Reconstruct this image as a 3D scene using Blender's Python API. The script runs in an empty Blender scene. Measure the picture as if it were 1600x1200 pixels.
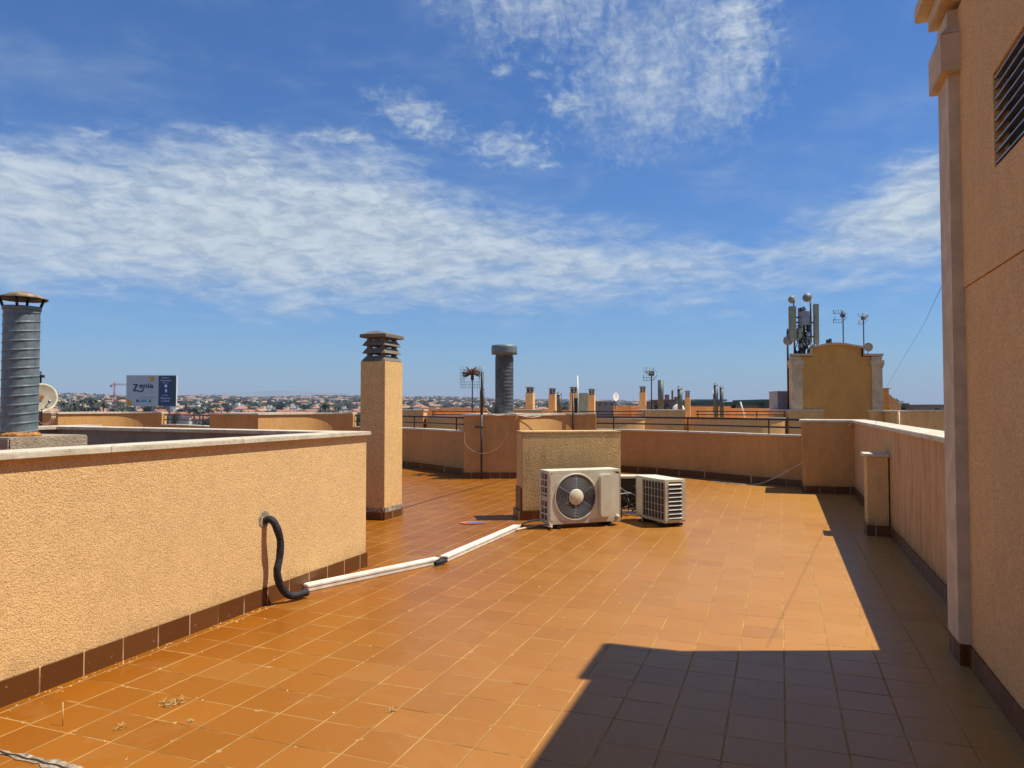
import bpy, math, random
from math import sin, cos, pi, radians as R
from mathutils import Vector, Matrix
random.seed(7)
C = bpy.context.scene.collection
sc = bpy.context.scene

# ------------------------------------------------------------------ camera, world, sun
F = 1130.0; YAW = R(20.3); HOR = 635.5; H = 1.5
TH = math.atan((HOR - 600) / F)
cam = bpy.data.cameras.new("camera"); co = bpy.data.objects.new("camera", cam); C.objects.link(co)
cam.sensor_width = 36; cam.lens = F / 1600 * 36; cam.clip_start = 0.05; cam.clip_end = 60000
co.location = (0, 0, H); co.rotation_euler = (pi / 2 + TH, 0, YAW)
sc.camera = co
sc.render.resolution_x = 1024; sc.render.resolution_y = 768
sc.view_settings.view_transform = 'Standard'; sc.view_settings.look = 'None'
sc.view_settings.exposure = 0.32; sc.view_settings.gamma = 1
SUNV = Vector((.47, .18, 1)).normalized()
sun = bpy.data.lights.new("sun", 'SUN'); so = bpy.data.objects.new("sun", sun); C.objects.link(so)
sun.energy = 5.0; sun.angle = R(0.5); sun.color = (1, .93, .80)
so.rotation_euler = SUNV.to_track_quat('Z', 'Y').to_euler(); so.location = (5, 0, 20)
SUN_EL = math.asin(SUNV.z); SUN_ROT = math.atan2(SUNV.x, SUNV.y)

def pixdir(px, py):
    u = (px - 800) / F; v = (600 - py) / F
    fw = cos(TH) - v * sin(TH); up = sin(TH) + v * cos(TH)
    return (-fw * sin(YAW) + u * cos(YAW), fw * cos(YAW) + u * sin(YAW), up)
def azel(px, py):
    x, y, z = pixdir(px, py)
    return math.atan2(x, y), math.atan2(z, math.hypot(x, y))

class N:
    "small helper for node graphs"
    def __init__(s, tree): s.t = tree; s.n = tree.nodes; s.l = tree.links
    def new(s, typ, **kw):
        n = s.n.new(typ)
        for k, v in kw.items(): setattr(n, k, v)
        return n
    def put(s, sock, v):
        if v is None: return
        if hasattr(v, 'links') or hasattr(v, 'is_linked'): s.l.new(v, sock)
        else: sock.default_value = v
    def m(s, op, a, b=None, c=None, clamp=False):
        n = s.new('ShaderNodeMath', operation=op, use_clamp=clamp)
        for i, v in enumerate((a, b, c)):
            if v is not None: s.put(n.inputs[i], v)
        return n.outputs[0]
    def vm(s, op, a, b=None, scale=None):
        n = s.new('ShaderNodeVectorMath', operation=op)
        s.put(n.inputs[0], a)
        if b is not None: s.put(n.inputs[1], b)
        if scale is not None: s.put(n.inputs['Scale'], scale)
        return n.outputs[0]
    def ss(s, v, a, b, lo=0., hi=1.):
        n = s.new('ShaderNodeMapRange', interpolation_type='SMOOTHSTEP')
        s.put(n.inputs[0], v); s.put(n.inputs[1], a); s.put(n.inputs[2], b); s.put(n.inputs[3], lo); s.put(n.inputs[4], hi)
        return n.outputs[0]
    def noise(s, vec, scale, detail=3, rough=.55, dist=0., out=0):
        n = s.new('ShaderNodeTexNoise'); s.put(n.inputs['Vector'], vec); n.inputs['Scale'].default_value = scale
        n.inputs['Detail'].default_value = detail; n.inputs['Roughness'].default_value = rough; n.inputs['Distortion'].default_value = dist
        return n.outputs[out]
    def mix(s, f, a, b, typ='MIX'):
        n = s.new('ShaderNodeMix', data_type='RGBA', blend_type=typ)
        s.put(n.inputs[0], f); s.put(n.inputs[6], a); s.put(n.inputs[7], b)
        return n.outputs[2]
    def xyz(s, v):
        n = s.new('ShaderNodeSeparateXYZ'); s.put(n.inputs[0], v); return n.outputs
    def comb(s, x, y, z):
        n = s.new('ShaderNodeCombineXYZ'); s.put(n.inputs[0], x); s.put(n.inputs[1], y); s.put(n.inputs[2], z); return n.outputs[0]

W = bpy.data.worlds.new("World"); sc.world = W; W.use_nodes = True
W.node_tree.nodes.clear(); w = N(W.node_tree)
sky = w.new('ShaderNodeTexSky', sky_type='NISHITA', sun_disc=False, sun_elevation=SUN_EL, sun_rotation=SUN_ROT)
sky.altitude = 20; sky.air_density = 1.0; sky.dust_density = .35; sky.ozone_density = 2.2
tc = w.new('ShaderNodeTexCoord').outputs['Generated']
dx, dy, dz = w.xyz(tc)
az = w.m('ARCTAN2', dx, dy)
el = w.m('ARCSINE', w.m('MAXIMUM', w.m('MINIMUM', dz, 1.), -1.))
# warped flat cloud-layer coordinates
inv = w.m('DIVIDE', 1., w.m('ADD', w.m('MAXIMUM', dz, 0.), .07))
pl = w.comb(w.m('MULTIPLY', dx, inv), w.m('MULTIPLY', dy, inv), 0.)
wob = w.noise(w.comb(w.m('MULTIPLY', az, 1.), w.m('MULTIPLY', el, 2.2), 0.), 5, 4, .6)
el2 = w.m('ADD', el, w.m('MULTIPLY', w.m('SUBTRACT', wob, .5), .075))
def curve(pts):          # elevation as a function of azimuth
    r = w.new('ShaderNodeValToRGB'); a0, a1 = -1.25, .6
    P = sorted(((azel(*p)[0] - a0) / (a1 - a0), azel(*p)[1] / .8) for p in pts)
    e = r.color_ramp.elements
    while len(e) > 1: e.remove(e[-1])
    e[0].position = P[0][0]; e[0].color = (P[0][1],) * 3 + (1,)
    for p, v in P[1:]:
        q = e.new(p); q.color = (v, v, v, 1)
    w.put(r.inputs[0], w.m('DIVIDE', w.m('SUBTRACT', az, a0), a1 - a0))
    return w.m('MULTIPLY', r.outputs[0], .8)
top = curve([(0, 190), (200, 185), (420, 195), (620, 235), (700, 285), (850, 322), (1000, 350), (1180, 372), (1260, 335), (1330, 290), (1400, 255), (1470, 225), (1600, 200)])
bot = curve([(0, 512), (250, 530), (450, 545), (620, 520), (850, 545), (1050, 530), (1200, 520), (1470, 500)])
below = w.ss(w.m('SUBTRACT', top, el2), -.045, .07)
belowwide = w.ss(w.m('SUBTRACT', top, el2), -.03, .16)
above = w.ss(w.m('SUBTRACT', el2, bot), -.015, .14)
band = w.m('MULTIPLY', w.m('MULTIPLY', below, above), w.m('ADD', .68, w.m('MULTIPLY', belowwide, .32)))
n1 = w.noise(pl, 2.6, 8, .62, .3)
n2 = w.noise(w.comb(w.m('MULTIPLY', az, 1.), w.m('MULTIPLY', el, 2.7), 11.), 24, 8, .66, .6)
rip = w.noise(w.comb(w.m('MULTIPLY', az, 1.), w.m('MULTIPLY', el, 3.2), 3.), 15, 6, .6, .5)
low = w.noise(w.comb(az, w.m('MULTIPLY', el, 2.), 7.), 3.2, 3, .5)
tex = w.m('ADD', w.m('ADD', w.m('MULTIPLY', n1, .42), w.m('MULTIPLY', n2, .26)), w.m('MULTIPLY', rip, .32))
cov = w.m('ADD', w.m('ADD', tex, w.m('MULTIPLY', w.m('SUBTRACT', low, .5), .22)), w.m('MULTIPLY', band, .52))
c1 = w.m('MAXIMUM', w.m('MULTIPLY', w.ss(cov, .54, 1.04), w.ss(band, 0., .25)), w.m('MULTIPLY', w.m('MULTIPLY', w.ss(band, .0, 1.), w.ss(w.m('ADD', n1, low), .75, 1.25)), .62))
def blob(px, py, rx, ry, rot=0.):
    a, e = azel(px, py); rx /= F; ry /= F
    u = w.m('SUBTRACT', az, a); v = w.m('SUBTRACT', el2, e)
    u2 = w.m('DIVIDE', w.m('ADD', w.m('MULTIPLY', u, cos(rot)), w.m('MULTIPLY', v, sin(rot))), rx)
    v2 = w.m('DIVIDE', w.m('SUBTRACT', w.m('MULTIPLY', v, cos(rot)), w.m('MULTIPLY', u, sin(rot))), ry)
    d = w.m('SQRT', w.m('ADD', w.m('MULTIPLY', u2, u2), w.m('MULTIPLY', v2, v2)))
    return w.ss(d, 1., 0.)
# streaked high cirrus: ripples running roughly up-down
au = w.m('ADD', az, w.m('MULTIPLY', el, .25))
st = w.noise(w.comb(w.m('MULTIPLY', au, 2.4), w.m('MULTIPLY', el, 1.3), 9.), 13, 7, .66, .6)
fine = w.noise(w.comb(az, w.m('MULTIPLY', el, 1.3), 5.), 60, 4, .6, .5)
cir = w.m('MAXIMUM', blob(1010, 110, 240, 190, .3), w.m('MAXIMUM', blob(1130, 110, 150, 170), w.m('MULTIPLY', blob(850, -10, 300, 150), .9)))
ctx = w.m('ADD', w.m('MULTIPLY', st, .55), w.m('MULTIPLY', fine, .45))
c2 = w.m('MULTIPLY', w.ss(w.m('ADD', ctx, w.m('MULTIPLY', cir, .36)), .56, 1.04), w.ss(cir, 0., .3))
puffs = None
for b in [(885, 168, 62, 26, 0), (788, 112, 34, 22, 0), (540, 214, 120, 26, -.10), 
          (860, 245, 40, 16, 0), (840, 128, 28, 14, 0), (365, 215, 60, 26, 0), (650, 185, 130, 60, -.3), (790, 225, 120, 50, 0), (1160, 40, 90, 90, 0), (1440, 300, 120, 70, .4), (150, 195, 50, 10, .3)]:
    k = blob(*b[:4], b[4]); puffs = k if puffs is None else w.m('MAXIMUM', puffs, k)
c3 = w.m('MULTIPLY', w.ss(w.m('ADD', w.m('MULTIPLY', w.m('ADD', n2, fine), .5), w.m('MULTIPLY', puffs, .34)), .56, 1.06), w.ss(puffs, 0., .2))
veil = w.m('MULTIPLY', w.m('MULTIPLY', w.ss(n1, .42, .75), .16), w.ss(el, .02, .3))
cl = w.m('SUBTRACT', 1., w.m('MULTIPLY', w.m('MULTIPLY', w.m('SUBTRACT', 1., w.m('MULTIPLY', c1, .92)), w.m('SUBTRACT', 1., w.m('MULTIPLY', c2, .72))), w.m('MULTIPLY', w.m('SUBTRACT', 1., w.m('MULTIPLY', c3, .8)), w.m('SUBTRACT', 1., veil))))
shade = w.ss(w.m('ADD', w.m('MULTIPLY', n2, .6), w.m('MULTIPLY', rip, .4)), .36, .62)
ccol = w.mix(shade, (4.1, 5.0, 5.9, 1), (6.6, 7.4, 7.9, 1))
hs = w.new('ShaderNodeHueSaturation'); hs.inputs['Saturation'].default_value = 1.12; hs.inputs['Value'].default_value = 1.0
w.put(hs.inputs['Color'], sky.outputs[0])
skc = w.mix(1., hs.outputs[0], (.44, .79, 1.18, 1), 'MULTIPLY')
mixed = w.mix(w.m('MULTIPLY', cl, w.ss(el, .0, .05)), skc, ccol)
bg = w.new('ShaderNodeBackground'); w.put(bg.inputs[0], mixed); bg.inputs[1].default_value = .082
wo = w.new('ShaderNodeOutputWorld'); w.l.new(bg.outputs[0], wo.inputs[0])

# ------------------------------------------------------------------ materials
def mat(name, col=(.5, .5, .5), rough=.6, metal=0., spec=.5, var=.12, vscale=6., bump=0., bscale=80., fn=None, emit=None):
    m = bpy.data.materials.new(name); m.use_nodes = True
    n = N(m.node_tree); b = n.n['Principled BSDF']
    b.inputs['Roughness'].default_value = rough; b.inputs['Metallic'].default_value = metal
    b.inputs['Specular IOR Level'].default_value = spec
    pos = n.new('ShaderNodeNewGeometry').outputs['Position']
    c = (*col, 1)
    if fn: fn(n, b, pos)
    else:
        k = n.noise(pos, vscale, 4)
        dark = tuple(x * (1 - 2 * var) for x in col) + (1,); lite = tuple(min(1, x * (1 + 2 * var)) for x in col) + (1,)
        n.put(b.inputs['Base Color'], n.mix(n.ss(k, .3, .7), dark, lite))
        if bump:
            bp = n.new('ShaderNodeBump'); bp.inputs['Strength'].default_value = 1; bp.inputs['Distance'].default_value = bump
            n.put(bp.inputs['Height'], n.noise(pos, bscale, 3)); n.put(b.inputs['Normal'], bp.outputs[0])
    return m

def stucco(name, col, pit=.45, bump=.006, scale=110, streak=0., grime=0.25, dirt=(.16, .11, .07)):
    def fn(n, b, pos):
        X, Y, Z = n.xyz(pos)
        fine = n.noise(pos, scale, 3, .6)
        vor = n.new('ShaderNodeTexVoronoi', feature='F1'); n.put(vor.inputs['Vector'], pos); vor.inputs['Scale'].default_value = scale * .75
        big = n.noise(pos, 1.3, 4, .6); med = n.noise(pos, 9, 4, .6)
        lite = tuple(min(1, x * 1.07) for x in col) + (1,); dark = tuple(x * .92 for x in col) + (1,)
        c = n.mix(n.ss(n.m('ADD', n.m('MULTIPLY', big, .5), n.m('MULTIPLY', med, .5)), .35, .65), dark, lite)
        c = n.mix(n.m('MULTIPLY', n.ss(fine, .50, .62), pit * .55), c, (*[min(1, x * 1.28) for x in col], 1))
        pits = n.m('MULTIPLY', n.ss(fine, .50, .36), pit)
        c = n.mix(pits, c, (*[x * .52 for x in col], 1))
        # sparse small dark grains
        gr = n.noise(pos, scale * 1.4, 1, .5)
        c = n.mix(n.m('MULTIPLY', n.ss(gr, .68, .74), pit), c, (*[x * .3 for x in col], 1))
        if streak:
            sv = n.comb(n.m('MULTIPLY', X, 4.), n.m('MULTIPLY', Y, 4.), n.m('MULTIPLY', Z, .8))
            s = n.noise(sv, 1.5, 5, .65)
            s2 = n.noise(sv, 5., 3, .6)
            msk = n.m('MULTIPLY', n.ss(n.m('ADD', n.m('MULTIPLY', s, .7), n.m('MULTIPLY', s2, .3)), .46, .66), streak)
            c = n.mix(msk, c, (*dirt, 1))
            c = n.mix(n.m('MULTIPLY', n.ss(n.noise(sv, 2.1, 4, .6), .56, .7), streak * .45), c, (*[min(1, x * 1.35) for x in col], 1))
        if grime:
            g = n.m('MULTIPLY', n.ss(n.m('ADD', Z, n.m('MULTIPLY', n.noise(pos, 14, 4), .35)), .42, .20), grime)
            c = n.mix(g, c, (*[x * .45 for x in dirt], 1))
        n.put(b.inputs['Base Color'], c); b.inputs['Roughness'].default_value = .92; b.inputs['Specular IOR Level'].default_value = .2
        bp = n.new('ShaderNodeBump'); bp.inputs['Strength'].default_value = 1.; bp.inputs['Distance'].default_value = bump
        hgt = n.m('ADD', n.m('MULTIPLY', vor.outputs['Distance'], .15), n.m('ADD', fine, n.m('MULTIPLY', n.noise(pos, scale * .45, 2, .5), .6)))
        n.put(bp.inputs['Height'], hgt); n.put(b.inputs['Normal'], bp.outputs[0])
    return mat(name, fn=fn)

M = {}
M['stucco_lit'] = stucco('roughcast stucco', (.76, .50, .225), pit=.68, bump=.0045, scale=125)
M['stucco_chim'] = stucco('roughcast chimney', (.78, .50, .205), pit=.8, bump=.004, scale=85)
M['stucco_block'] = stucco('weathered roughcast', (.72, .48, .20), pit=.75, bump=.008, scale=90, streak=.30, grime=.5)
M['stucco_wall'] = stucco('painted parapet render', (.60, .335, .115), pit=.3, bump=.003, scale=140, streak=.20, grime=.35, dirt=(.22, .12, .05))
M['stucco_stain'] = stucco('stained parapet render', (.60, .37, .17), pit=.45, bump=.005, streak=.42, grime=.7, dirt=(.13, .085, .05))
M['stucco_bldg'] = stucco('stair tower render', (.76, .46, .20), pit=.6, bump=.006, grime=.15)
M['stucco_far'] = stucco('pale ochre render', (.72, .40, .155), pit=.0, bump=.002, scale=60, streak=.25, grime=0, dirt=(.30, .16, .07))
M['stucco_ochre'] = stucco('ochre pediment render', (.64, .30, .07), pit=.0, bump=.002, scale=60, streak=.25, grime=0, dirt=(.32, .15, .05))
M['stone_far'] = mat('pale stone trim', (.60, .41, .24), .85, var=.08, vscale=3)
M['stone'] = mat('cast stone trim', (.58, .45, .30), .85, var=.06, vscale=7, bump=.003, bscale=90)
def coping_fn(n, b, pos):
    X, Y, Z = n.xyz(pos)
    k = n.noise(pos, 5, 5, .65); k2 = n.noise(pos, 38, 3)
    c = n.mix(n.ss(k, .35, .68), (.66, .60, .45, 1), (.50, .43, .31, 1))
    c = n.mix(n.m('MULTIPLY', n.ss(k2, .58, .70), .55), c, (.22, .18, .14, 1))
    jl = n.m('PINGPONG', n.m('ADD', n.m('ADD', X, n.m('MULTIPLY', Y, 1.)), 50.), .55)
    c = n.mix(n.m('MULTIPLY', n.ss(jl, .006, .002), .7), c, (.2, .16, .12, 1))
    n.put(b.inputs['Base Color'], c); b.inputs['Roughness'].default_value = .8
    bp = n.new('ShaderNodeBump'); bp.inputs['Distance'].default_value = .003; n.put(bp.inputs['Height'], k2); n.put(b.inputs['Normal'], bp.outputs[0])
M['coping'] = mat('limestone coping', fn=coping_fn)
TX, TY, OX, OY = .2576, .2548, -.764, 4.498
def tile_fn(n, b, pos):
    X, Y, Z = n.xyz(pos)
    wv = n.noise(pos, 2.2, 2); wv2 = n.noise(pos, 30, 3)
    j = n.m('MULTIPLY', n.m('SUBTRACT', wv2, .5), .004)
    u = n.m('DIVIDE', n.m('ADD', n.m('SUBTRACT', X, OX), j), TX); v = n.m('DIVIDE', n.m('ADD', n.m('SUBTRACT', Y, OY), j), TY)
    iu = n.m('FLOOR', u); iv = n.m('FLOOR', v)
    # every course drifts a few millimetres
    wn0 = n.new('ShaderNodeTexWhiteNoise', noise_dimensions='2D'); n.put(wn0.inputs['Vector'], n.comb(iu, 7., 0.))
    v = n.m('ADD', v, n.m('MULTIPLY', n.m('SUBTRACT', wn0.outputs[0], .5), .05)); iv = n.m('FLOOR', v)
    fu = n.m('FRACT', u); fv = n.m('FRACT', v)
    du = n.m('MULTIPLY', n.m('MINIMUM', fu, n.m('SUBTRACT', 1., fu)), TX); dv = n.m('MULTIPLY', n.m('MINIMUM', fv, n.m('SUBTRACT', 1., fv)), TY)
    wn = n.new('ShaderNodeTexWhiteNoise', noise_dimensions='2D'); n.put(wn.inputs['Vector'], n.comb(iu, iv, 0.))
    wc = n.new('ShaderNodeTexWhiteNoise', noise_dimensions='2D'); n.put(wc.inputs['Vector'], n.comb(n.m('FLOOR', n.m('ADD', u, .5)), iv, 4.))
    wr = n.new('ShaderNodeTexWhiteNoise', noise_dimensions='2D'); n.put(wr.inputs['Vector'], n.comb(iu, n.m('FLOOR', n.m('ADD', v, .5)), 9.))
    gm = n.noise(pos, 3.5, 4, .65)
    # grout lines: lengthwise ones wide, crosswise ones hair thin and broken
    wu = n.m('ADD', .0030, n.m('MULTIPLY', n.m('MULTIPLY', wc.outputs[0], gm), .0022))
    wvw = n.m('ADD', .0010, n.m('MULTIPLY', n.m('MULTIPLY', wr.outputs[0], gm), .0042))
    gu = n.ss(n.m('SUBTRACT', du, wu), .0018, .0)
    gv = n.ss(n.m('SUBTRACT', dv, wvw), .0018, .0)
    g = n.m('MAXIMUM', gu, gv)
    r = wn.outputs[0]
    c = n.mix(r, (.225, .068, .003, 1), (.275, .090, .005, 1))
    big = n.noise(pos, .55, 3, .5)
    c = n.mix(n.ss(n.m('ADD', n.m('MULTIPLY', X, .22), n.m('MULTIPLY', n.m('SUBTRACT', big, .5), .35)), -.85, .25), c, n.mix(r, (.44, .205, .045, 1), (.48, .225, .055, 1)))  # broad sheen painted into the tile colour, paler towards the right
    spk = n.noise(pos, 170, 2); c = n.mix(n.m('MULTIPLY', n.ss(spk, .5, .72), .25), c, (.44, .20, .04, 1))
    dirt = n.noise(pos, 7, 5, .7)
    c = n.mix(n.m('MULTIPLY', n.ss(dirt, .60, .78), .13), c, (.42, .24, .09, 1))
    c = n.mix(n.m('MULTIPLY', n.ss(n.noise(pos, 1.7, 5, .7), .55, .75), .12), c, (.24, .10, .03, 1))
    gc = n.mix(n.m('MAXIMUM', n.ss(gm, .36, .56), n.m('MULTIPLY', gu, .7)), (.17, .07, .02, 1), (.45, .26, .095, 1))
    # lime bloom beside some joints
    wr3 = n.new('ShaderNodeTexWhiteNoise', noise_dimensions='2D'); n.put(wr3.inputs['Vector'], n.comb(iu, iv, 21.))
    c = n.mix(n.m('MULTIPLY', n.ss(wr3.outputs[0], .93, .97), .22), c, (.17, .062, .012, 1))
    c = n.mix(n.m('MULTIPLY', n.ss(wr3.outputs[0], .06, .02), .20), c, (.46, .24, .06, 1))
    pud = n.noise(pos, .9, 6, .62, .6)
    ringm = n.m('MULTIPLY', n.ss(pud, .53, .56), n.ss(pud, .62, .57)); c = n.mix(n.m('MULTIPLY', ringm, .05), c, (.50, .33, .17, 1))
    chip = n.noise(pos, 26, 2, .5); c = n.mix(n.m('MULTIPLY', n.ss(chip, .76, .79), .8), c, (.62, .46, .28, 1))
    bloom = n.m('MULTIPLY', n.ss(n.m('MINIMUM', du, dv), .022, .0), n.m('MULTIPLY', n.ss(n.noise(pos, 11, 4, .7), .60, .72), .75))
    c = n.mix(bloom, c, (.72, .52, .32, 1))
    c = n.mix(g, c, gc)
    n.put(b.inputs['Base Color'], c)
    ro = n.m('ADD', n.m('ADD', .31, n.m('MULTIPLY', n.ss(dirt, .3, .75), .07)), n.m('MULTIPLY', g, .45))
    n.put(b.inputs['Roughness'], ro)
    n.put(b.inputs['Specular IOR Level'], n.m('SUBTRACT', .15, n.m('MULTIPLY', g, .12)))
    bp = n.new('ShaderNodeBump'); bp.inputs['Distance'].default_value = 1.; bp.inputs['Strength'].default_value = 1.
    tilt = n.m('MULTIPLY', n.m('ADD', n.m('MULTIPLY', fu, n.m('SUBTRACT', r, .5)), n.m('MULTIPLY', fv, n.m('SUBTRACT', wc.outputs[0], .5))), .0022)
    hh = n.m('ADD', n.m('ADD', n.m('MULTIPLY', g, -.0016), n.m('MULTIPLY', n.noise(pos, 16, 2), .0011)), n.m('ADD', tilt, n.m('MULTIPLY', spk, .00022)))
    n.put(bp.inputs['Height'], hh); n.put(b.inputs['Normal'], bp.outputs[0])
M['tile'] = mat('terracotta roof tiles', fn=tile_fn)
def skirt_fn(n, b, pos):
    X, Y, Z = n.xyz(pos)
    s = n.m('ADD', X, Y)
    u = n.m('DIVIDE', n.m('ADD', s, 100.09), TX); fu = n.m('FRACT', u)
    d = n.m('MULTIPLY', n.m('MINIMUM', fu, n.m('SUBTRACT', 1., fu)), TX)
    g = n.ss(d, .005, .0025)
    wn = n.new('ShaderNodeTexWhiteNoise', noise_dimensions='1D'); n.put(wn.inputs['W'], n.m('FLOOR', u))
    c = n.mix(wn.outputs[0], (.11, .040, .010, 1), (.145, .055, .015, 1))
    c = n.mix(n.m('MULTIPLY', n.ss(n.noise(pos, 26, 4, .7), .62, .72), .5), c, (.45, .34, .24, 1))
    c = n.mix(n.m('MULTIPLY', g, n.ss(n.noise(pos, 5, 2), .3, .55)), c, (.55, .38, .22, 1))
    n.put(b.inputs['Base Color'], c); b.inputs['Roughness'].default_value = .38; b.inputs['Specular IOR Level'].default_value = .35
M['skirt'] = mat('brown glazed skirting', fn=skirt_fn)
M['cement'] = mat('smeared cement', (.30, .25, .18), .9, var=.3, vscale=25, bump=.004, bscale=60)
def galv_fn(n, b, pos):
    k = n.noise(pos, 18, 4, .7)
    v = n.new('ShaderNodeTexVoronoi'); n.put(v.inputs['Vector'], pos); v.inputs['Scale'].default_value = 45
    c = n.mix(n.ss(k, .3, .7), (.11, .145, .155, 1), (.21, .255, .26, 1))
    c = n.mix(n.m('MULTIPLY', n.ss(v.outputs['Distance'], .2, .6), .2), c, (.30, .34, .34, 1))
    n.put(b.inputs['Base Color'], c); b.inputs['Metallic'].default_value = .35; n.put(b.inputs['Roughness'], n.m('ADD', .42, n.m('MULTIPLY', k, .25)))
M['galv'] = mat('weathered galvanised steel', fn=galv_fn)
def galvd_fn(n, b, pos):
    X, Y, Z = n.xyz(pos)
    k = n.noise(pos, 8, 5, .7)
    c = n.mix(n.ss(k, .3, .7), (.05, .058, .055, 1), (.13, .14, .13, 1))
    n.put(b.inputs['Base Color'], c); b.inputs['Metallic'].default_value = .2; b.inputs['Roughness'].default_value = .6
M['galv_dark'] = mat('sooty galvanised duct', fn=galvd_fn)
M['duct_far'] = mat('dull green grey flue metal', (.09, .115, .115), .55, .2, var=.15)
M['cap_rust'] = mat('rusted sheet metal cowl', (.30, .22, .14), .7, .2, var=.3, vscale=12)
M['concrete'] = stucco('rough concrete plinth', (.42, .34, .23), pit=.6, bump=.008, scale=60, streak=.3, grime=0)
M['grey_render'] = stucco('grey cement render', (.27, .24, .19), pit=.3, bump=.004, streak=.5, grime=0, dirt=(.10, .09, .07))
M['cap_conc'] = stucco('dark concrete cowl', (.21, .18, .14), pit=.5, bump=.005, streak=.3, grime=0)
def ac_fn(n, b, pos):
    k = n.noise(pos, 4, 5, .7); k2 = n.noise(pos, 22, 4, .7)
    X, Y, Z = n.xyz(pos)
    c = n.mix(n.ss(k, .35, .65), (.72, .70, .52, 1), (.62, .60, .43, 1))
    rust = n.m('MULTIPLY', n.ss(n.m('ADD', n.m('MULTIPLY', k, .6), n.m('MULTIPLY', k2, .4)), .54, .66), .75)
    c = n.mix(rust, c, (.40, .27, .11, 1))
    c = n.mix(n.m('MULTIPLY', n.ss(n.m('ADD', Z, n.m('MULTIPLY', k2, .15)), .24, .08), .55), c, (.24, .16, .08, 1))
    n.put(b.inputs['Base Color'], c); b.inputs['Roughness'].default_value = .5
M['ac'] = mat('yellowed white enamel', fn=ac_fn)
M['ac_wire'] = mat('cream plastic grille', (.52, .48, .38), .55, var=.1)
M['ac_coil'] = mat('dirty condenser fins', (.045, .035, .025), .7, var=.3, vscale=60)
M['ac_side'] = mat('rusty brown coil', (.12, .04, .02), .7, var=.3, vscale=60)
M['fan'] = mat('blue grey fan blade', (.014, .013, .045), .45, var=.15)
M['fan_wire'] = mat('grey fan guard wire', (.36, .36, .35), .5)
M['black'] = mat('black rubber', (.012, .012, .013), .5, var=.2)
M['foam'] = mat('black pipe foam', (.015, .017, .022), .75, var=.3, vscale=40, bump=.004, bscale=55)
M['white_pl'] = mat('white plastic trunking', (.78, .74, .62), .4, var=.06, vscale=9)
M['cable'] = mat('cream cable sheath', (.70, .55, .38), .5)
M['cable_tan'] = mat('dusty tan cable sheath', (.42, .26, .14), .6)
M['cable_dark'] = mat('dark cable sheath', (.05, .045, .04), .5)
M['iron'] = mat('brown painted steel rail', (.045, .016, .012), .45, .1, var=.2)
M['pole'] = mat('dark steel mast', (.06, .055, .05), .5, .4, var=.25)
M['steel'] = mat('grey steel', (.22, .23, .24), .45, .5, var=.2)
M['alu'] = mat('aluminium', (.32, .33, .34), .4, .6)
M['dish'] = mat('cream enamelled dish', (.66, .62, .42), .45, var=.08)
M['dish_w'] = mat('white enamelled dish', (.75, .75, .72), .45, var=.08)
M['dish_g'] = mat('grey enamelled dish', (.24, .22, .18), .5, var=.1)
M['rust'] = mat('orange rust', (.40, .17, .04), .8, var=.3, vscale=30)
M['brownrust'] = mat('brown rusty rods', (.11, .055, .032), .8, var=.3, vscale=30)
M['panel_ant'] = mat('khaki grey radome', (.27, .27, .19), .6, var=.1)
M['box_grey'] = mat('light grey cabinet paint', (.26, .27, .30), .5, var=.06)
M['white'] = mat('white wall paint', (.56, .53, .48), .8, var=.05)
M['white_far'] = mat('weathered white wall', (.42, .39, .34), .8, var=.05)
M['cream'] = mat('cream wall paint', (.60, .47, .33), .85, var=.08)
M['peach'] = mat('peach wall paint', (.55, .36, .24), .85, var=.08)
M['brown_w'] = mat('brown wall paint', (.30, .18, .12), .85, var=.1)
M['roof_t'] = mat('orange clay roof tiles', (.40, .185, .10), .85, var=.22, vscale=1.2)
M['roof_t2'] = mat('brown clay roof tiles', (.36, .21, .12), .85, var=.22, vscale=1.2)
M['roof_r'] = mat('red clay roof tiles', (.34, .13, .08), .85, var=.2, vscale=1.2)
M['winds'] = mat('dark window glass', (.03, .035, .04), .2, var=.1)
M['green_roof'] = mat('dark green sheet roof', (.045, .085, .06), .6, var=.15)
M['green_pale'] = mat('pale green sheet roof', (.20, .27, .22), .6, var=.1)
M['brick'] = mat('red brown brick', (.26, .13, .09), .9, var=.2, vscale=3)
M['palm'] = mat('palm fronds', (.030, .042, .016), .7, var=.3, vscale=1)
M['leaf'] = mat('dark green foliage', (.020, .030, .012), .8, var=.4, vscale=.6)
M['leaf2'] = mat('olive green foliage', (.045, .050, .025), .8, var=.4, vscale=.6)
M['bark'] = mat('grey brown bark', (.12, .08, .05), .9)
M['hill'] = mat('distant hillside', (.12, .13, .10), .95, var=.2, vscale=.002)
M['board_w'] = mat('pale lilac grey billboard print', (.47, .47, .53), .6, var=.02)
M['board_n'] = mat('navy billboard print', (.012, .03, .13), .6, var=.03)
M['board_t'] = mat('dark teal billboard print', (.012, .05, .06), .6, var=.1)
M['print_navy'] = mat('navy ink', (.008, .012, .08), .6, var=.02)
M['print_or'] = mat('orange ink', (.62, .30, .03), .6, var=.02)
M['print_wh'] = mat('white ink', (.62, .66, .74), .6, var=.02)
M['print_bl'] = mat('blue ink', (.08, .28, .52), .6, var=.02)
M['print_gr'] = mat('green ink', (.06, .16, .09), .6, var=.02)
M['print_red'] = mat('dark red ink', (.20, .04, .05), .6, var=.02)
M['crane'] = mat('red crane paint', (.42, .09, .05), .5)
M['straw'] = mat('dry straw', (.60, .42, .16), .8)
M['toy_red'] = mat('faded red plastic', (.60, .16, .09), .5)
M['toy_blue'] = mat('blue printed plastic', (.08, .12, .32), .5)
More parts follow.
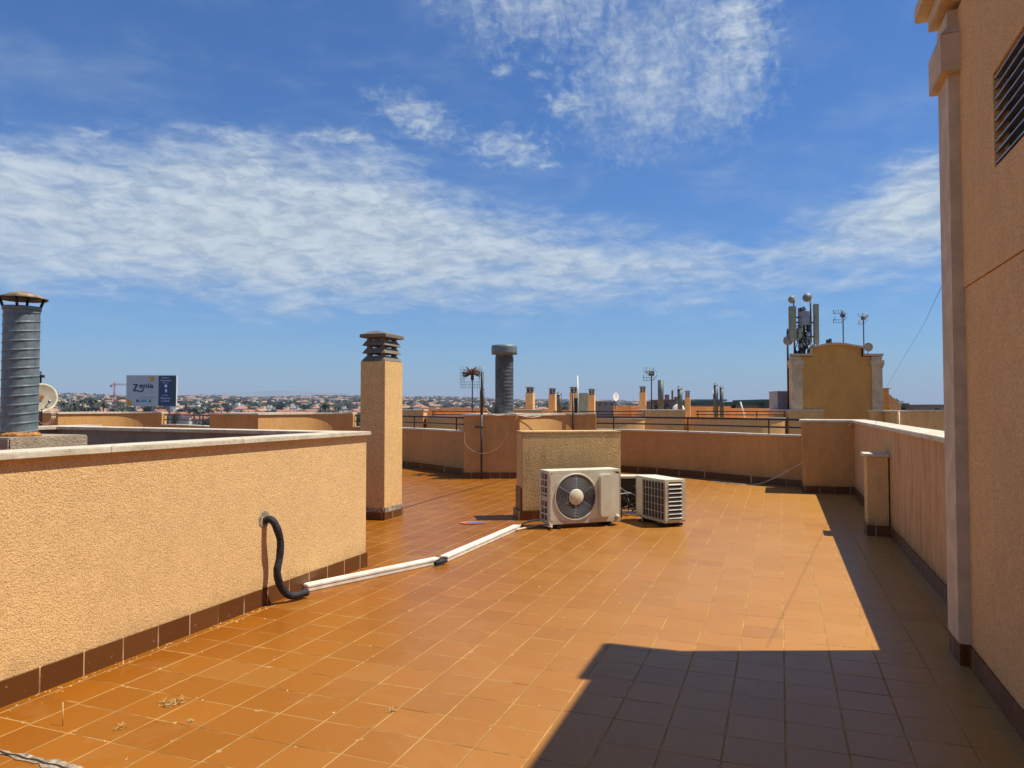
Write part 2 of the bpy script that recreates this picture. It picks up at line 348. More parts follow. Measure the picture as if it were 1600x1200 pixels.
M['toy_white'] = mat('white printed plastic', (.7, .68, .62), .5)
def ground_fn(n, b, pos):
    k = n.noise(pos, .012, 6, .7); k2 = n.noise(pos, .06, 4, .7)
    c = n.mix(n.ss(k, .4, .6), (.22, .17, .11, 1), (.10, .10, .055, 1))
    c = n.mix(n.m('MULTIPLY', n.ss(k2, .55, .65), .8), c, (.045, .06, .03, 1))
    n.put(b.inputs['Base Color'], c); b.inputs['Roughness'].default_value = .95
M['ground'] = mat('dry earth and scrub', fn=ground_fn)
def sea_fn(n, b, pos):
    b.inputs['Base Color'].default_value = (.02, .06, .11, 1); b.inputs['Roughness'].default_value = .25
    bp = n.new('ShaderNodeBump'); bp.inputs['Distance'].default_value = .4; n.put(bp.inputs['Height'], n.noise(pos, .15, 4)); n.put(b.inputs['Normal'], bp.outputs[0])
M['sea'] = mat('sea water', fn=sea_fn)

# ------------------------------------------------------------------ mesh helpers
class MB:
    def __init__(s): s.v = []; s.f = []; s.mi = []; s.cur = 0; s.sm = []; s.smooth = False
    def add(s, vs, fs):
        o = len(s.v); s.v += [tuple(p) for p in vs]
        for f in fs: s.f.append([o + i for i in f]); s.mi.append(s.cur); s.sm.append(s.smooth)
        return s
    def box(s, x0, x1, y0, y1, z0, z1):
        v = [(x0, y0, z0), (x1, y0, z0), (x1, y1, z0), (x0, y1, z0), (x0, y0, z1), (x1, y0, z1), (x1, y1, z1), (x0, y1, z1)]
        return s.add(v, [(0, 3, 2, 1), (4, 5, 6, 7), (0, 1, 5, 4), (1, 2, 6, 5), (2, 3, 7, 6), (3, 0, 4, 7)])
    def frustum(s, a, b, z0, z1):   # a,b = (x0,x1,y0,y1)
        v = [(a[0], a[2], z0), (a[1], a[2], z0), (a[1], a[3], z0), (a[0], a[3], z0), (b[0], b[2], z1), (b[1], b[2], z1), (b[1], b[3], z1), (b[0], b[3], z1)]
        return s.add(v, [(0, 3, 2, 1), (4, 5, 6, 7), (0, 1, 5, 4), (1, 2, 6, 5), (2, 3, 7, 6), (3, 0, 4, 7)])
    def prism(s, poly, z0, z1):
        n = len(poly)
        v = [(p[0], p[1], z0) for p in poly] + [(p[0], p[1], z1) for p in poly]
        return s.add(v, [tuple(range(n))[::-1], tuple(range(n, 2 * n))] + [(i, (i + 1) % n, n + (i + 1) % n, n + i) for i in range(n)])
    def xprism(s, poly, y0, y1):    # poly in (x,z), extruded in y
        n = len(poly)
        v = [(p[0], y0, p[1]) for p in poly] + [(p[0], y1, p[1]) for p in poly]
        return s.add(v, [tuple(range(n)), tuple(range(n, 2 * n))[::-1]] + [((i + 1) % n, i, n + i, n + (i + 1) % n) for i in range(n)])
    def lathe(s, prof, c=(0, 0, 0), n=24, axis='Z', capped=True):
        vs = []; fs = []; k = len(prof)
        for i in range(n):
            a = 2 * pi * i / n
            for r, z in prof:
                if axis == 'Z': p = (c[0] + r * cos(a), c[1] + r * sin(a), c[2] + z)
                elif axis == 'Y': p = (c[0] + r * cos(a), c[1] + z, c[2] + r * sin(a))
                else: p = (c[0] + z, c[1] + r * cos(a), c[2] + r * sin(a))
                vs.append(p)
        for i in range(n):
            j = (i + 1) % n
            for q in range(k - 1): fs.append((i * k + q, j * k + q, j * k + q + 1, i * k + q + 1))
        if capped:
            if prof[0][0] > 1e-4: fs.append(tuple(i * k for i in range(n))[::-1])
            if prof[-1][0] > 1e-4: fs.append(tuple(i * k + k - 1 for i in range(n)))
        s.smooth = True; s.add(vs, fs); s.smooth = False
        return s
    def tube(s, pts, r, n=8, caps=True):
        pts = [Vector(p) for p in pts]; rs = r if isinstance(r, (list, tuple)) else [r] * len(pts)
        vs = []; fs = []; up = None
        for i, p in enumerate(pts):
            t = (pts[min(i + 1, len(pts) - 1)] - pts[max(i - 1, 0)])
            t = t.normalized() if t.length > 0 else Vector((0, 0, 1))
            if up is None: up = Vector((0, 0, 1)) if abs(t.z) < .9 else Vector((1, 0, 0))
            a = (up - t * up.dot(t)).normalized(); up = a; b = t.cross(a)
            for k in range(n):
                q = 2 * pi * k / n; vs.append(p + (a * cos(q) + b * sin(q)) * rs[i])
        for i in range(len(pts) - 1):
            for k in range(n):
                j = (k + 1) % n; fs.append((i * n + k, i * n + j, (i + 1) * n + j, (i + 1) * n + k))
        if caps: fs += [tuple(range(n))[::-1], tuple(range((len(pts) - 1) * n, len(pts) * n))]
        sm = s.smooth; s.smooth = True; s.add(vs, fs); s.smooth = sm
        return s
    def ribbon(s, pts, o0, o1, z0, z1):   # wall along a plan polyline, between side offsets o0 (inner) and o1 (outer)
        P = [Vector(p) for p in pts]; n = len(P); A = []; B = []
        for i, p in enumerate(P):
            t = (P[min(i + 1, n - 1)] - P[max(i - 1, 0)]).normalized(); nn = Vector((-t.y, t.x))
            A.append(p + nn * o0); B.append(p + nn * o1)
        vs = []
        for i in range(n): vs += [(A[i].x, A[i].y, z0), (A[i].x, A[i].y, z1), (B[i].x, B[i].y, z1), (B[i].x, B[i].y, z0)]
        fs = []
        for i in range(n - 1):
            a = i * 4; b = a + 4
            for q in range(4): fs.append((a + q, a + (q + 1) % 4, b + (q + 1) % 4, b + q))
        fs += [(0, 3, 2, 1), tuple(4 * (n - 1) + q for q in (0, 1, 2, 3))]
        sm = s.smooth; s.add(vs, fs); return s
    def xform(s, mtx, start=0):
        for i in range(start, len(s.v)): s.v[i] = tuple(mtx @ Vector(s.v[i]))
        return s
    def build(s, name, mats, parent=None, bevel=0., loc=None, rotz=0., segs=2):
        me = bpy.data.meshes.new(name); me.from_pydata(s.v, [], s.f)
        if not isinstance(mats, (list, tuple)): mats = [mats]
        for m in mats: me.materials.append(m)
        me.polygons.foreach_set('material_index', s.mi); me.polygons.foreach_set('use_smooth', s.sm)
        me.validate(); me.update()
        import bmesh
        bm = bmesh.new(); bm.from_mesh(me); bmesh.ops.recalc_face_normals(bm, faces=bm.faces)
        if bevel:
            ed = [e for e in bm.edges if len(e.link_faces) == 2 and e.calc_face_angle(0) > .6]
            bmesh.ops.bevel(bm, geom=ed, offset=bevel, segments=segs, affect='EDGES', clamp_overlap=True)
        bm.to_mesh(me); bm.free()
        o = bpy.data.objects.new(name, me); C.objects.link(o)
        if parent: o.parent = parent
        if loc is not None: o.location = loc
        if rotz: o.rotation_euler.z = rotz
        return o
def tag(o, label=None, cat=None, group=None, kind=None):
    if label: o['label'] = label
    if cat: o['category'] = cat
    if group: o['group'] = group
    if kind: o['kind'] = kind
    return o
def thing(name, label, cat, loc=(0, 0, 0), rotz=0., group=None):
    o = bpy.data.objects.new(name, None); C.objects.link(o); o.location = loc; o.rotation_euler.z = rotz; o.empty_display_size = .2
    return tag(o, label, cat, group)
def copy_tree(o, loc, rotz=None, label=None, group=None, scale=None):
    r = o.copy(); C.objects.link(r); r.location = loc
    if rotz is not None: r.rotation_euler.z = rotz
    if scale is not None: r.scale = scale
    if label: r['label'] = label
    if group: r['group'] = group
    for ch in list(o.children):
        c = ch.copy(); C.objects.link(c); c.parent = r
        for g in list(ch.children):
            d = g.copy(); C.objects.link(d); d.parent = c
    return r
def at(px, d, z=0.):     # plan position on the bearing of a photo column at distance d along the view
    xc = (px - 800) / F * d
    return Vector((-d * sin(YAW) + xc * cos(YAW), d * cos(YAW) + xc * sin(YAW), z))
def zy(py, d): return H - (py - HOR) * d / F
def gnd(px, py, z=0.):
    r = Vector(pixdir(px, py)); t = (z - H) / r.z
    return Vector((r.x * t, r.y * t, z))
def onx(px, py, x):
    r = Vector(pixdir(px, py)); t = x / r.x; return Vector((x, r.y * t, H + r.z * t))
def cr(pts, per=8):      # smooth curve through plan points
    P = [Vector(p) for p in pts]; P = [P[0] * 2 - P[1]] + P + [P[-1] * 2 - P[-2]]; out = []
    for i in range(1, len(P) - 2):
        a, b, c, d = P[i - 1:i + 3]
        for k in range(per):
            t = k / per
            out.append(.5 * ((2 * b) + (c - a) * t + (2 * a - 5 * b + 4 * c - d) * t * t + (3 * b - a - 3 * c + d) * t ** 3))
    out.append(P[-2]); return out

# ------------------------------------------------------------------ terrace
fl = MB(); fl.box(-32, 1.2, -9, 17.0, -.35, 0)
tag(fl.build('terrace_floor', M['tile']), kind='structure')
ab = thing('apartment_block', 'ochre apartment block whose tiled roof terrace fills the foreground', 'building', (-10, 4, -14))
b = MB(); b.box(-21.9, 11.1, -12.9, 12.7, 0, 13.65); b.build('wall', M['stucco_far'], ab)

# right parapet with its return
rp = thing('parapet_wall', 'streaky stained parapet running along the right edge of the terrace', 'wall', (1.19, 13.75, 0))
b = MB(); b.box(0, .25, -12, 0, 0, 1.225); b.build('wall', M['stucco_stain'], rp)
b = MB(); b.box(-.035, .285, -12, -.002, 1.226, 1.268); b.build('coping', M['coping'], rp, bevel=.006)
b = MB(); b.box(-.014, -.001, -8.5, -.12, 0, .125); b.build('skirting', M['skirt'], rp)
st = thing('parapet_pier', 'short stubby pier with a stone cap against the right parapet', 'pier', (.95, 9.40, 0))
b = MB(); b.box(0, .225, 0, .32, .12, .915); b.build('shaft', M['stucco_block'], st, bevel=.004)
b = MB(); b.box(-.012, .225, -.012, .33, 0, .12); b.build('skirting', M['skirt'], st)
b = MB(); b.box(-.035, .232, -.035, .36, .916, .952); b.build('cap', M['coping'], st, bevel=.004)
cn = thing('parapet_wall', 'tall parapet section closing the far right corner of the terrace', 'wall', (.37, 13.64, 0))
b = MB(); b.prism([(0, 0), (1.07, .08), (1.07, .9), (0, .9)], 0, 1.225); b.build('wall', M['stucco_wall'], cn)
b = MB(); b.prism([(-.035, -.035), (.785, .02), (.785, .13), (1.09, .13), (1.09, .93), (-.035, .93)], 1.227, 1.269); b.build('coping', M['coping'], cn, bevel=.005)
b = MB(); b.prism([(-.012, -.013), (.80, .046), (.80, .058), (0, -.001), (0, .9), (-.012, .9)], 0, .125); b.build('skirting', M['skirt'], cn)

# curved parapet bays along the far edge (same module again and again)
def bay(dx, label, full=True, railposts=(.13, .46, .80)):
    t = thing('parapet_bay', label, 'parapet', (-5.1 + dx, 14.25, 0), group='curved parapet bays along the far edge')
    if full:
        b = MB(); b.prism([(-1.09, -.41), (-.08, -.03), (0, 0), (-.03, .5), (-.10, 2.4), (-1.5, 2.4), (-1.57, .65), (-1.09, .4)], 0, 1.30); b.build('pier', M['stucco_wall'], t)
        b = MB(); b.prism([(-1.13, -.455), (.03, -.035), (.0, .5), (-.07, 2.43), (-1.53, 2.43), (-1.60, .65), (-1.12, .4)], 1.302, 1.345); b.build('pier_coping', M['coping'], t, bevel=.004)
        b = MB(); b.prism([(-1.10, -.425), (-.05, -.033), (-.055, -.02), (-1.09, -.408), (-1.09, .38), (-1.102, .38)], 0, .13); b.build('pier_skirting', M['skirt'], t)
    P = cr([(0, 0), (.01, 1.25), (.22, 2.1), (1.0, 2.58), (2.0, 2.35), (3.6, 1.55), (4.7, .75), (5.55, .28)], 7)
    k = 21
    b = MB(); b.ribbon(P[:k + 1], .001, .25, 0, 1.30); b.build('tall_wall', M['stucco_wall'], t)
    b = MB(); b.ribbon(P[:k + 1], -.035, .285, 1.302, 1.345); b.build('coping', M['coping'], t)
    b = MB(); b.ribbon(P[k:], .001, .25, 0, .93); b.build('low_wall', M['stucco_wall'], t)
    b = MB(); b.ribbon(P[k:], -.035, .285, .932, .968); b.build('coping', M['coping'], t)
    b = MB(); b.ribbon(P, -.012, -.0005, 0, .13); b.build('skirting', M['skirt'], t)
    Q = P[k:]
    def off(p, i, o):
        tt = (Q[min(i + 1, len(Q) - 1)] - Q[max(i - 1, 0)]).normalized(); return p + Vector((-tt.y, tt.x)) * o
    L = [off(p, i, .12) for i, p in enumerate(Q)]
    b = MB(); b.tube([(p.x, p.y, 1.255) for p in L], .022, 8); b.build('rail', M['iron'], t)
    b = MB(); b.tube([(p.x, p.y, 1.105) for p in L], .018, 8); b.build('rail', M['iron'], t)
    for q in railposts:
        p = L[int(q * (len(L) - 1))]
        b = MB(); b.box(p.x - .013, p.x + .013, p.y - .013, p.y + .013, .968, 1.24); b.build('post', M['iron'], t)
    return t
bay(0, 'curved far parapet bay behind the air conditioners, right up to the corner')
bay(-6.7, 'curved far parapet bay with rails, seen on both sides of the near chimney')
bay(-13.4, 'curved far parapet bay with rails below the billboard')
bay(-20.1, 'curved far parapet bay at the left edge, behind the spiral duct')

# left enclosure walls
le = thing('enclosure_wall', 'sunlit roughcast wall with pale coping at the left of the terrace', 'wall', (-3.67, 5.95, 0))
b = MB(); b.box(-.22, 0, -14, 0, .0, 1.228); b.build('wall', M['stucco_lit'], le)
b = MB(); b.box(-.25, .035, -14, .035, 1.23, 1.268); b.build('coping', M['coping'], le, bevel=.006)
b = MB(); b.box(.001, .013, -14, .013, 0, .13); b.box(-.22, .001, .001, .013, 0, .13); b.build('skirting', M['skirt'], le)
bw = thing('enclosure_wall', 'grey shaded inner wall closing the far side of the left enclosure', 'wall', (-3.89, 6.1, 0))
bw.rotation_euler.z = R(-6.3); bw.location.y = 5.76
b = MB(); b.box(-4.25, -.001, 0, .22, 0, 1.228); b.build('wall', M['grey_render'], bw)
b = MB(); b.box(-4.25, -.035, -.035, .255, 1.23, 1.266); b.build('coping', M['coping'], bw, bevel=.005)
lw = thing('enclosure_wall', 'short low wall with pale coping running past the spiral duct', 'wall', (-8.1, 6.55, 0))
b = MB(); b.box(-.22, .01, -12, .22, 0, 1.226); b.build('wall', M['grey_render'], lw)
b = MB(); b.box(-.255, .045, -12, .255, 1.228, 1.27); b.build('coping', M['coping'], lw, bevel=.005)

# stair tower at the right
bt = thing('stair_tower', 'tall brown rendered building side with stone corner pilaster at right edge', 'building', (1.02, 5.17, 0))
V0, V1, VZ0, VZ1 = -2.3, -1.0, 2.685, 3.16
b = MB(); b.box(.003, 5, -14, -.05, .12, 2.19)
b.build('wall', M['stucco_bldg'], bt)
b = MB(); b.box(-.004, 5, -14, V0, 2.195, 3.86); b.box(-.004, 5, V1, -.05, 2.195, 3.86); b.box(-.004, 5, V0, V1, 2.195, VZ0); b.box(-.004, 5, V0, V1, VZ1, 3.86)
b.build('upper_wall', M['stucco_bldg'], bt)
b = MB(); b.box(-.012, .002, -14, -.29, 0, .125); b.build('skirting', M['skirt'], bt)
pi_ = MB(); pi_.box(-.06, .3, -.30, 0, .125, 3.86); pil = pi_.build('pilaster', M['stone'], bt, bevel=.006)
b = MB(); b.box(-.055, -.0, -.29, -.005, 0, .125); b.build('pilaster_base', M['skirt'], bt)
b = MB(); b.frustum((-.105, .32, -.345, .03), (-.105, .32, -.345, .03), 3.475, 3.70); b.frustum((-.105, .32, -.345, .03), (-.062, .3, -.302, .002), 3.701, 3.76); b.build('capital', M['stone'], bt, bevel=.005)
b = MB(); b.box(-.10, .32, -.36, .05, 3.90, 4.0); b.build('cornice', M['stone'], bt, bevel=.006)
b = MB(); b.box(-.05, 5, -14, -.365, 3.87, 3.97); b.build('cornice', M['stone'], bt, bevel=.006)
b = MB(); b.box(-.165, 5.1, -.52, .12, 4.0, 4.10); b.box(-.10, 5.1, -14, -.523, 3.98, 4.09); b.build('roof_edge', M['stone'], bt, bevel=.008)
vf = MB(); vf.box(.06, .11, V0 - .001, V1 + .001, VZ0 - .001, VZ1 + .001); vent = vf.build('vent', M['black'], bt)
b = MB()
for i in range(9):
    z = VZ0 + .02 + i * .053; 
    b.add([(0.0, V0, z), (0.0, V1, z), (.03, V1, z + .012), (.03, V0, z + .012), (0.0, V0, z + .008), (0.0, V1, z + .008), (.03, V1, z + .018), (.03, V0, z + .018)],
          [(0, 3, 2, 1), (4, 5, 6, 7), (0, 1, 5, 4), (1, 2, 6, 5), (2, 3, 7, 6), (3, 0, 4, 7)])
b.build('vent_louvres', M['alu'], vent)

# ------------------------------------------------------------------ louvred chimneys
def chimney(label, loc, wx, wy, hb, ch, rotz=0., skirt=True, body='stucco_chim', capm='cap_conc', group=None, simple=False):
    t = thing('chimney', label, 'chimney', loc, rotz, group)
    b = MB(); b.box(0, wx, 0, wy, .12 if skirt else 0, hb); b.build('shaft', M[body], t, bevel=.004 if skirt else 0)
    if skirt:
        b = MB(); b.box(-.012, wx + .012, -.012, wy + .012, 0, .115); b.build('skirting', M['skirt'], t)
        b = MB(); random.seed(5); n = 14
        b.ribbon([(wx * i / n, -.006) for i in range(n + 1)], -.008, .004, .10, .15)
        b.ribbon([(wx + .007, wy * i / n) for i in range(n + 1)], -.008, .004, .10, .165)
        b.build('mortar_patch', M['cement'], t)
    cap = MB(); e = wx * .16
    for x in (e, wx - e - .06 * wx / .4):
        for y in (e, wy - e - .06 * wx / .4):
            cap.box(x, x + .06 * wx / .4, y, y + .06 * wx / .4, hb, hb + ch - .10 * ch / .42)
    q = ch / .42
    tiers = 3
    for i in range(tiers):
        z0 = hb + (.005 + i * .108) * q; z1 = z0 + .074 * q
        o = -.004 if i == 0 else -.012 * wx / .4
        i1 = wx * .15; th = .018
        for (ax, ay, bx, by) in ((0, 0, 1, 0), (1, 0, 1, 1), (1, 1, 0, 1), (0, 1, 0, 0)):
            def c(px_, py_, ins): return (ins + (wx - 2 * ins) * px_, ins + (wy - 2 * ins) * py_)
            a0 = c(ax, ay, -o); b0 = c(bx, by, -o); a1 = c(ax, ay, i1); b1 = c(bx, by, i1)
            a2 = c(ax, ay, -o + th); b2 = c(bx, by, -o + th); a3 = c(ax, ay, i1 + th); b3 = c(bx, by, i1 + th)
            cap.add([(*a0, z0), (*b0, z0), (*b1, z1), (*a1, z1), (*a2, z0), (*b2, z0), (*b3, z1), (*a3, z1)],
                    [(0, 1, 2, 3), (7, 6, 5, 4), (0, 4, 5, 1), (3, 2, 6, 7), (0, 3, 7, 4), (1, 5, 6, 2)])
    cp = cap.build('cowl', M[capm], t)
    zt = hb + (.005 + 3 * .108) * q; o = .014 * wx / .4
    b = MB(); b.box(-o, wx + o, -o, wy + o, zt, zt + .045 * q); b.frustum((-o, wx + o, -o, wy + o), (wx * .35, wx * .65, wy * .1, wy * .9), zt + .045 * q, zt + .09 * q)
    b.build('slab', M[capm], cp, bevel=.004)
    return t
chimney('tall near chimney with brown tiled foot beside the end of the left wall', (-5.29, 8.42, 0), .375, .48, 2.11, .41)

# low roughcast block with air conditioners
bl = thing('chimney_stump', 'low roughcast block standing behind the air conditioner with the fan', 'block', (-3.205, 9.05, 0), R(30))
b = MB(); b.box(0, 1.36, 0, .42, .12, 1.15); b.build('wall', M['stucco_block'], bl, bevel=.008)
b = MB(); b.box(-.045, 1.372, -.014, .434, 0, .118); b.box(-.018, -.001, .02, .40, .119, .42); b.build('skirting', M['skirt'], bl)
b = MB(); b.box(-.006, 1.366, -.006, .426, 1.151, 1.172); b.build('cap', M['stucco_block'], bl, bevel=.004)

def ac_unit(label, loc, rotz, w=.88, d=.32, h=.64, fan=True, left='grid', plain=False):
    t = thing('air_conditioner', label, 'air conditioner', loc, rotz, None)
    z0 = .055; z1 = z0 + h
    b = MB(); tk = .018
    b.box(0, w, 0, d, z1 - .03, z1)                      # lid
    b.box(0, w, 0, d, z0, z0 + .035)                     # base tray
    if fan:
        cx, cz, r = w * .365, z0 + h * .50, h * .415
        n = 48; vs = []; fs = []                         # front sheet with a round hole
        for i in range(n):
            a = 2 * pi * i / n; ca, sa = cos(a), sin(a)
            vs.append((cx + r * ca, 0, cz + r * sa))
            kx = (w - cx) / ca if ca > 1e-6 else (cx / -ca if ca < -1e-6 else 1e9); kz = (z1 - .03 - cz) / abs(sa) if abs(sa) > 1e-6 else 1e9
            k = min(kx, kz); vs.append((cx + k * ca, 0, cz + k * sa if abs(k - kz) > 1e-9 else (z1 - .031 if sa > 0 else z0 + .036)))
        for i in range(n):
            j = (i + 1) % n; fs.append((2 * i, 2 * i + 1, 2 * j + 1, 2 * j))
        b.add(vs, fs)
        b.lathe([(r, 0.0), (r + .012, -.012), (r + .022, 0.0)], (cx, 0, cz), 48, 'Y', False)
    else: b.box(0, w, 0, tk, z0 + .035, z1 - .03)
    b.box(0, tk, 0, .05, z0 + .035, z1 - .03); b.box(w - tk, w, .0, d, z0 + .035, z1 - .03); b.box(0, tk, d - .04, d, z0 + .035, z1 - .03)
    b.box(w - .17, w, d - tk, d, z0 + .035, z1 - .03)
    b.build('casing', M['ac'], t)
    c = MB(); c.box(.03, w - .02, d - .05, d - .025, z0 + .035, z1 - .03); c.build('coil', M['ac_coil'], t)
    c = MB(); c.box(.022, .045, .05, d - .05, z0 + .035, z1 - .03); c.build('coil', M['ac_side' if left == 'grid' else 'ac_coil'], t)
    if fan:
        f_ = MB()                                         # guard rings and spokes
        for k in range(9):
            rr = r * (.44 + .54 * k / 8)
            f_.tube([(cx + rr * cos(a * 2 * pi / 40), -.012 + .010 * (rr / r) ** 3, cz + rr * sin(a * 2 * pi / 40)) for a in range(41)], .0026, 5, False)
        for k in range(6):
            a = k * pi / 3 + .5
            f_.tube([(cx + .3 * r * cos(a), -.012, cz + .3 * r * sin(a)), (cx + r * cos(a), -.001, cz + r * sin(a))], .003, 5)
        g = f_.build('fan_guard', M['fan_wire'], t)
        hb = MB(); hb.lathe([(0, -.022), (r * .34, -.020), (r * .37, -.012), (r * .37, -.004)], (cx, 0, cz), 32, 'Y'); hb.build('hub_cover', M['ac'], g)
        bl_ = MB(); bl_.lathe([(0, .05), (r * .3, .05), (r * .3, .12)], (cx, 0, cz), 20, 'Y')
        for k in range(3):
            a0 = k * 2 * pi / 3 + .4; vs = []; m_ = 8
            for i in range(m_ + 1):
                a = a0 + i / m_ * 1.25; y = .05 + .06 * i / m_
                vs += [(cx + r * .25 * cos(a), y, cz + r * .25 * sin(a)), (cx + r * .93 * cos(a), y, cz + r * .93 * sin(a))]
            bl_.add(vs, [(2 * i, 2 * i + 1, 2 * i + 3, 2 * i + 2) for i in range(m_)])
        bl_.build('fan_blades', M['fan'], t)
        bk = MB(); bk.lathe([(r * 1.0, .001), (r * 1.0, .16)], (cx, 0, cz), 40, 'Y', False); bk.lathe([(0, .17), (r * 1.02, .165)], (cx, 0, cz), 40, 'Y', False); bk.build('shroud', M['ac_coil'], t)
        # raised cable cover
        x0, x1 = w * .66, w * .86
        cv = MB(); cv.xprism([(x0 + .02, z0 + .10), (x0 + .05, z0 + .06), (x1 - .03, z0 + .06), (x1, z0 + .13), (x1, z1 - .08), (x1 - .03, z1 - .05), (x0 + .05, z1 - .05), (x0 + .02, z1 - .08)], -.05, -.001)
        cv.build('cover_panel', M['ac'], t, bevel=.012)
        kn = MB(); kn.lathe([(0, -.03), (.022, -.03), (.024, 0)], (w - .05, 0, z0 + .06), 12, 'Y'); kn.build('valve_cap', M['white_pl'], t)
    # rear grille
    gr = MB(); nx, nz = 7, 5
    for i in range(nx + 1):
        x = .01 + (w - .19) * i / nx; gr.box(x - .003, x + .003, d + .002, d + .010, z0 + .03, z1 - .03)
    for i in range(nz + 1):
        z = z0 + .035 + (h - .07) * i / nz; gr.box(.01, w - .18, d + .001, d + .008, z - .003, z + .003)
    gr.build('rear_grille', M['black' if plain else 'ac_wire'], t)
    sg = MB()
    if left == 'grid':
        for y in (.05, d / 2, d - .045): sg.box(-.006, .004, y - .010, y + .010, z0 + .035, z1 - .03)
        for k in range(8):
            z = z0 + .035 + (h - .07) * k / 7; sg.box(-.005, .005, .05, d - .045, z - .010, z + (.010 if k != 3 else .05))
    else:
        for k in range(9):
            z = z0 + .05 + (h - .12) * k / 8
            sg.add([(-.012, .055, z), (-.012, d - .05, z), (.018, d - .05, z + .022), (.018, .055, z + .022), (-.012, .055, z + .005), (-.012, d - .05, z + .005), (.018, d - .05, z + .027), (.018, .055, z + .027)],
                   [(0, 3, 2, 1), (4, 5, 6, 7), (0, 1, 5, 4), (1, 2, 6, 5), (2, 3, 7, 6), (3, 0, 4, 7)])
        sg.box(-.004, .004, .0, .055, z0 + .03, z1 - .03); sg.box(-.004, .004, d - .05, d, z0 + .03, z1 - .03)
    sg.build('side_grille', M['ac_wire'], t)
    for x in (.12, w - .14):
        ft = MB(); ft.box(x - .03, x + .03, -.03, d + .03, 0, .03); ft.box(x - .02, x + .02, .02, d - .02, .03, z0); ft.build('foot', M['black'], t, bevel=.004)
    return t
pA = gnd(857, 828); pB = gnd(969, 821)
ang = math.atan2(pB.y - pA.y, pB.x - pA.x)
ac_unit('white air conditioner with round fan grille facing the camera, yellow stains', (pA.x, pA.y + .03, 0), ang, (pB - pA).length, .30, .655)
pc = gnd(1041, 826) + Vector((-.02, .05, 0))
a2 = ac_unit('air conditioner turned sideways showing its wire back grille and louvred end', (0, 0, 0), R(132.3), .68, .30, .535, True, 'louvre')
# near corner of the sideways unit is its local (0, d)
c_, s_ = cos(R(132.3)), sin(R(132.3)); a2.location = (pc.x + s_ * .30, pc.y - c_ * .30, 0)
p3 = at(1016, 10.45)
a3 = ac_unit('dark backed low air conditioner wedged between its two neighbours', (p3.x, p3.y, 0), YAW + pi, .68, .26, .47, False, 'grid', True)
# cable tangle
b = MB(); random.seed(3)
for k in range(9):
    s0 = at(972 + random.random() * 30, 9.9 + random.random() * .3, zy(755 + random.random() * 50, 10)); e0 = at(972 + random.random() * 36, 9.7 + random.random() * .5, zy(775 + random.random() * 35, 10))
    m0 = (s0 + e0) / 2 + Vector((random.uniform(-.1, .1), random.uniform(-.1, .1), random.uniform(-.16, .02)))
    m0.z = max(m0.z, .03); s0.z = max(.03, s0.z); e0.z = max(.03, e0.z)
    b.tube(cr([s0, s0.lerp(m0, .6), m0, m0.lerp(e0, .5), e0], 5), .009 if k % 3 else .014, 6)
tag(b.build('pipe_tangle', M['black']), 'tangle of black pipes and cables between the air conditioners', 'pipes')
b = MB()
b.tube(cr([at(969, 9.4, zy(762, 9.4)), at(978, 9.5, zy(768, 9.5)), at(988, 9.6, zy(771, 9.6)), at(996, 9.75, zy(776, 9.8))], 6), .008, 6)
b.tube(cr([at(969, 9.4, zy(771, 9.4)), at(982, 9.5, zy(770, 9.5)), at(990, 9.6, zy(772, 9.6)), at(995, 9.7, zy(776, 9.7))], 6), .008, 6)
b.tube(cr([at(972, 9.7, .08), at(984, 9.6, .09), at(1000, 9.5, .07), at(1003, 9.4, .02)], 6), .010, 6)
tag(b.build('refrigerant_pipe', M['alu']), 'pale insulated pipe looping between the air conditioners', 'pipe')

# hose out of the left wall and trunking
hp = [(414, 813), (424, 812), (432, 824), (438, 845), (437, 870), (433, 895), (440, 918), (452, 932), (474, 927)]
offs = [0, .05, .085, .10, .10, .10, .10, .11, .10]
pts = [onx(px, py, -3.67 + o) for (px, py), o in zip(hp, offs)]
pts[-2] = gnd(455, 931, .045); pts[-1] = gnd(480, 925, .045); pts[-3].z = max(.09, pts[-3].z)
pp = cr(pts, 7); random.seed(2)
b = MB(); b.tube(pp, [.0265 + .003 * random.random() for _ in pp], 14)
hz_ = tag(b.build('insulated_hose', M['foam']), 'thick black insulated hose coming out of the left wall', 'hose')
b = MB(); rr = onx(413, 812, -3.67); b.lathe([(.03, .0), (.055, .004), (.065, .0)], (rr.x + .001, rr.y, rr.z), 16, 'X', False); b.build('mortar_ring', M['cement'], hz_)
def trunk(a, bq, wd, label):
    a = Vector(a); bq = Vector(bq); L = (bq - a).length; an = math.atan2(bq.y - a.y, bq.x - a.x)
    t = thing('trunking', label, 'trunking', (a.x, a.y, 0), an)
    m = MB(); m.box(0, L, -wd / 2, wd / 2, .002, .032); m.build('channel', M['white_pl'], t, bevel=.004)
    m = MB(); m.box(0, L, -wd / 2 - .003, wd / 2 + .003, .033, .058); m.build('lid', M['white_pl'], t, bevel=.006)
    return t
trunk(gnd(476, 924), gnd(684, 880), .085, 'near length of white trunking starting at the black hose')
trunk(gnd(693, 878), gnd(808, 827), .085, 'far length of white trunking ending at the low block')
b = MB(); j0, j1 = gnd(680, 881, .03), gnd(697, 876, .03); b.tube([j0, (j0 + j1) / 2 + Vector((0, 0, .005)), j1], .020, 10)
b.tube(cr([j0 + Vector((0, .02, .02)), (j0 + j1) / 2 + Vector((0, .03, .035)), j1 + Vector((0, .02, .02))], 5), .008, 6)
tag(b.build('pipe_joint', M['foam']), 'black pipe showing in the gap between the two trunking lengths', 'pipe')
b = MB(); b.tube(cr([gnd(806, 826, .03), gnd(818, 818, .05), gnd(835, 813, .06), gnd(850, 814, .05), gnd(862, 822, .05)], 6), .014, 8)
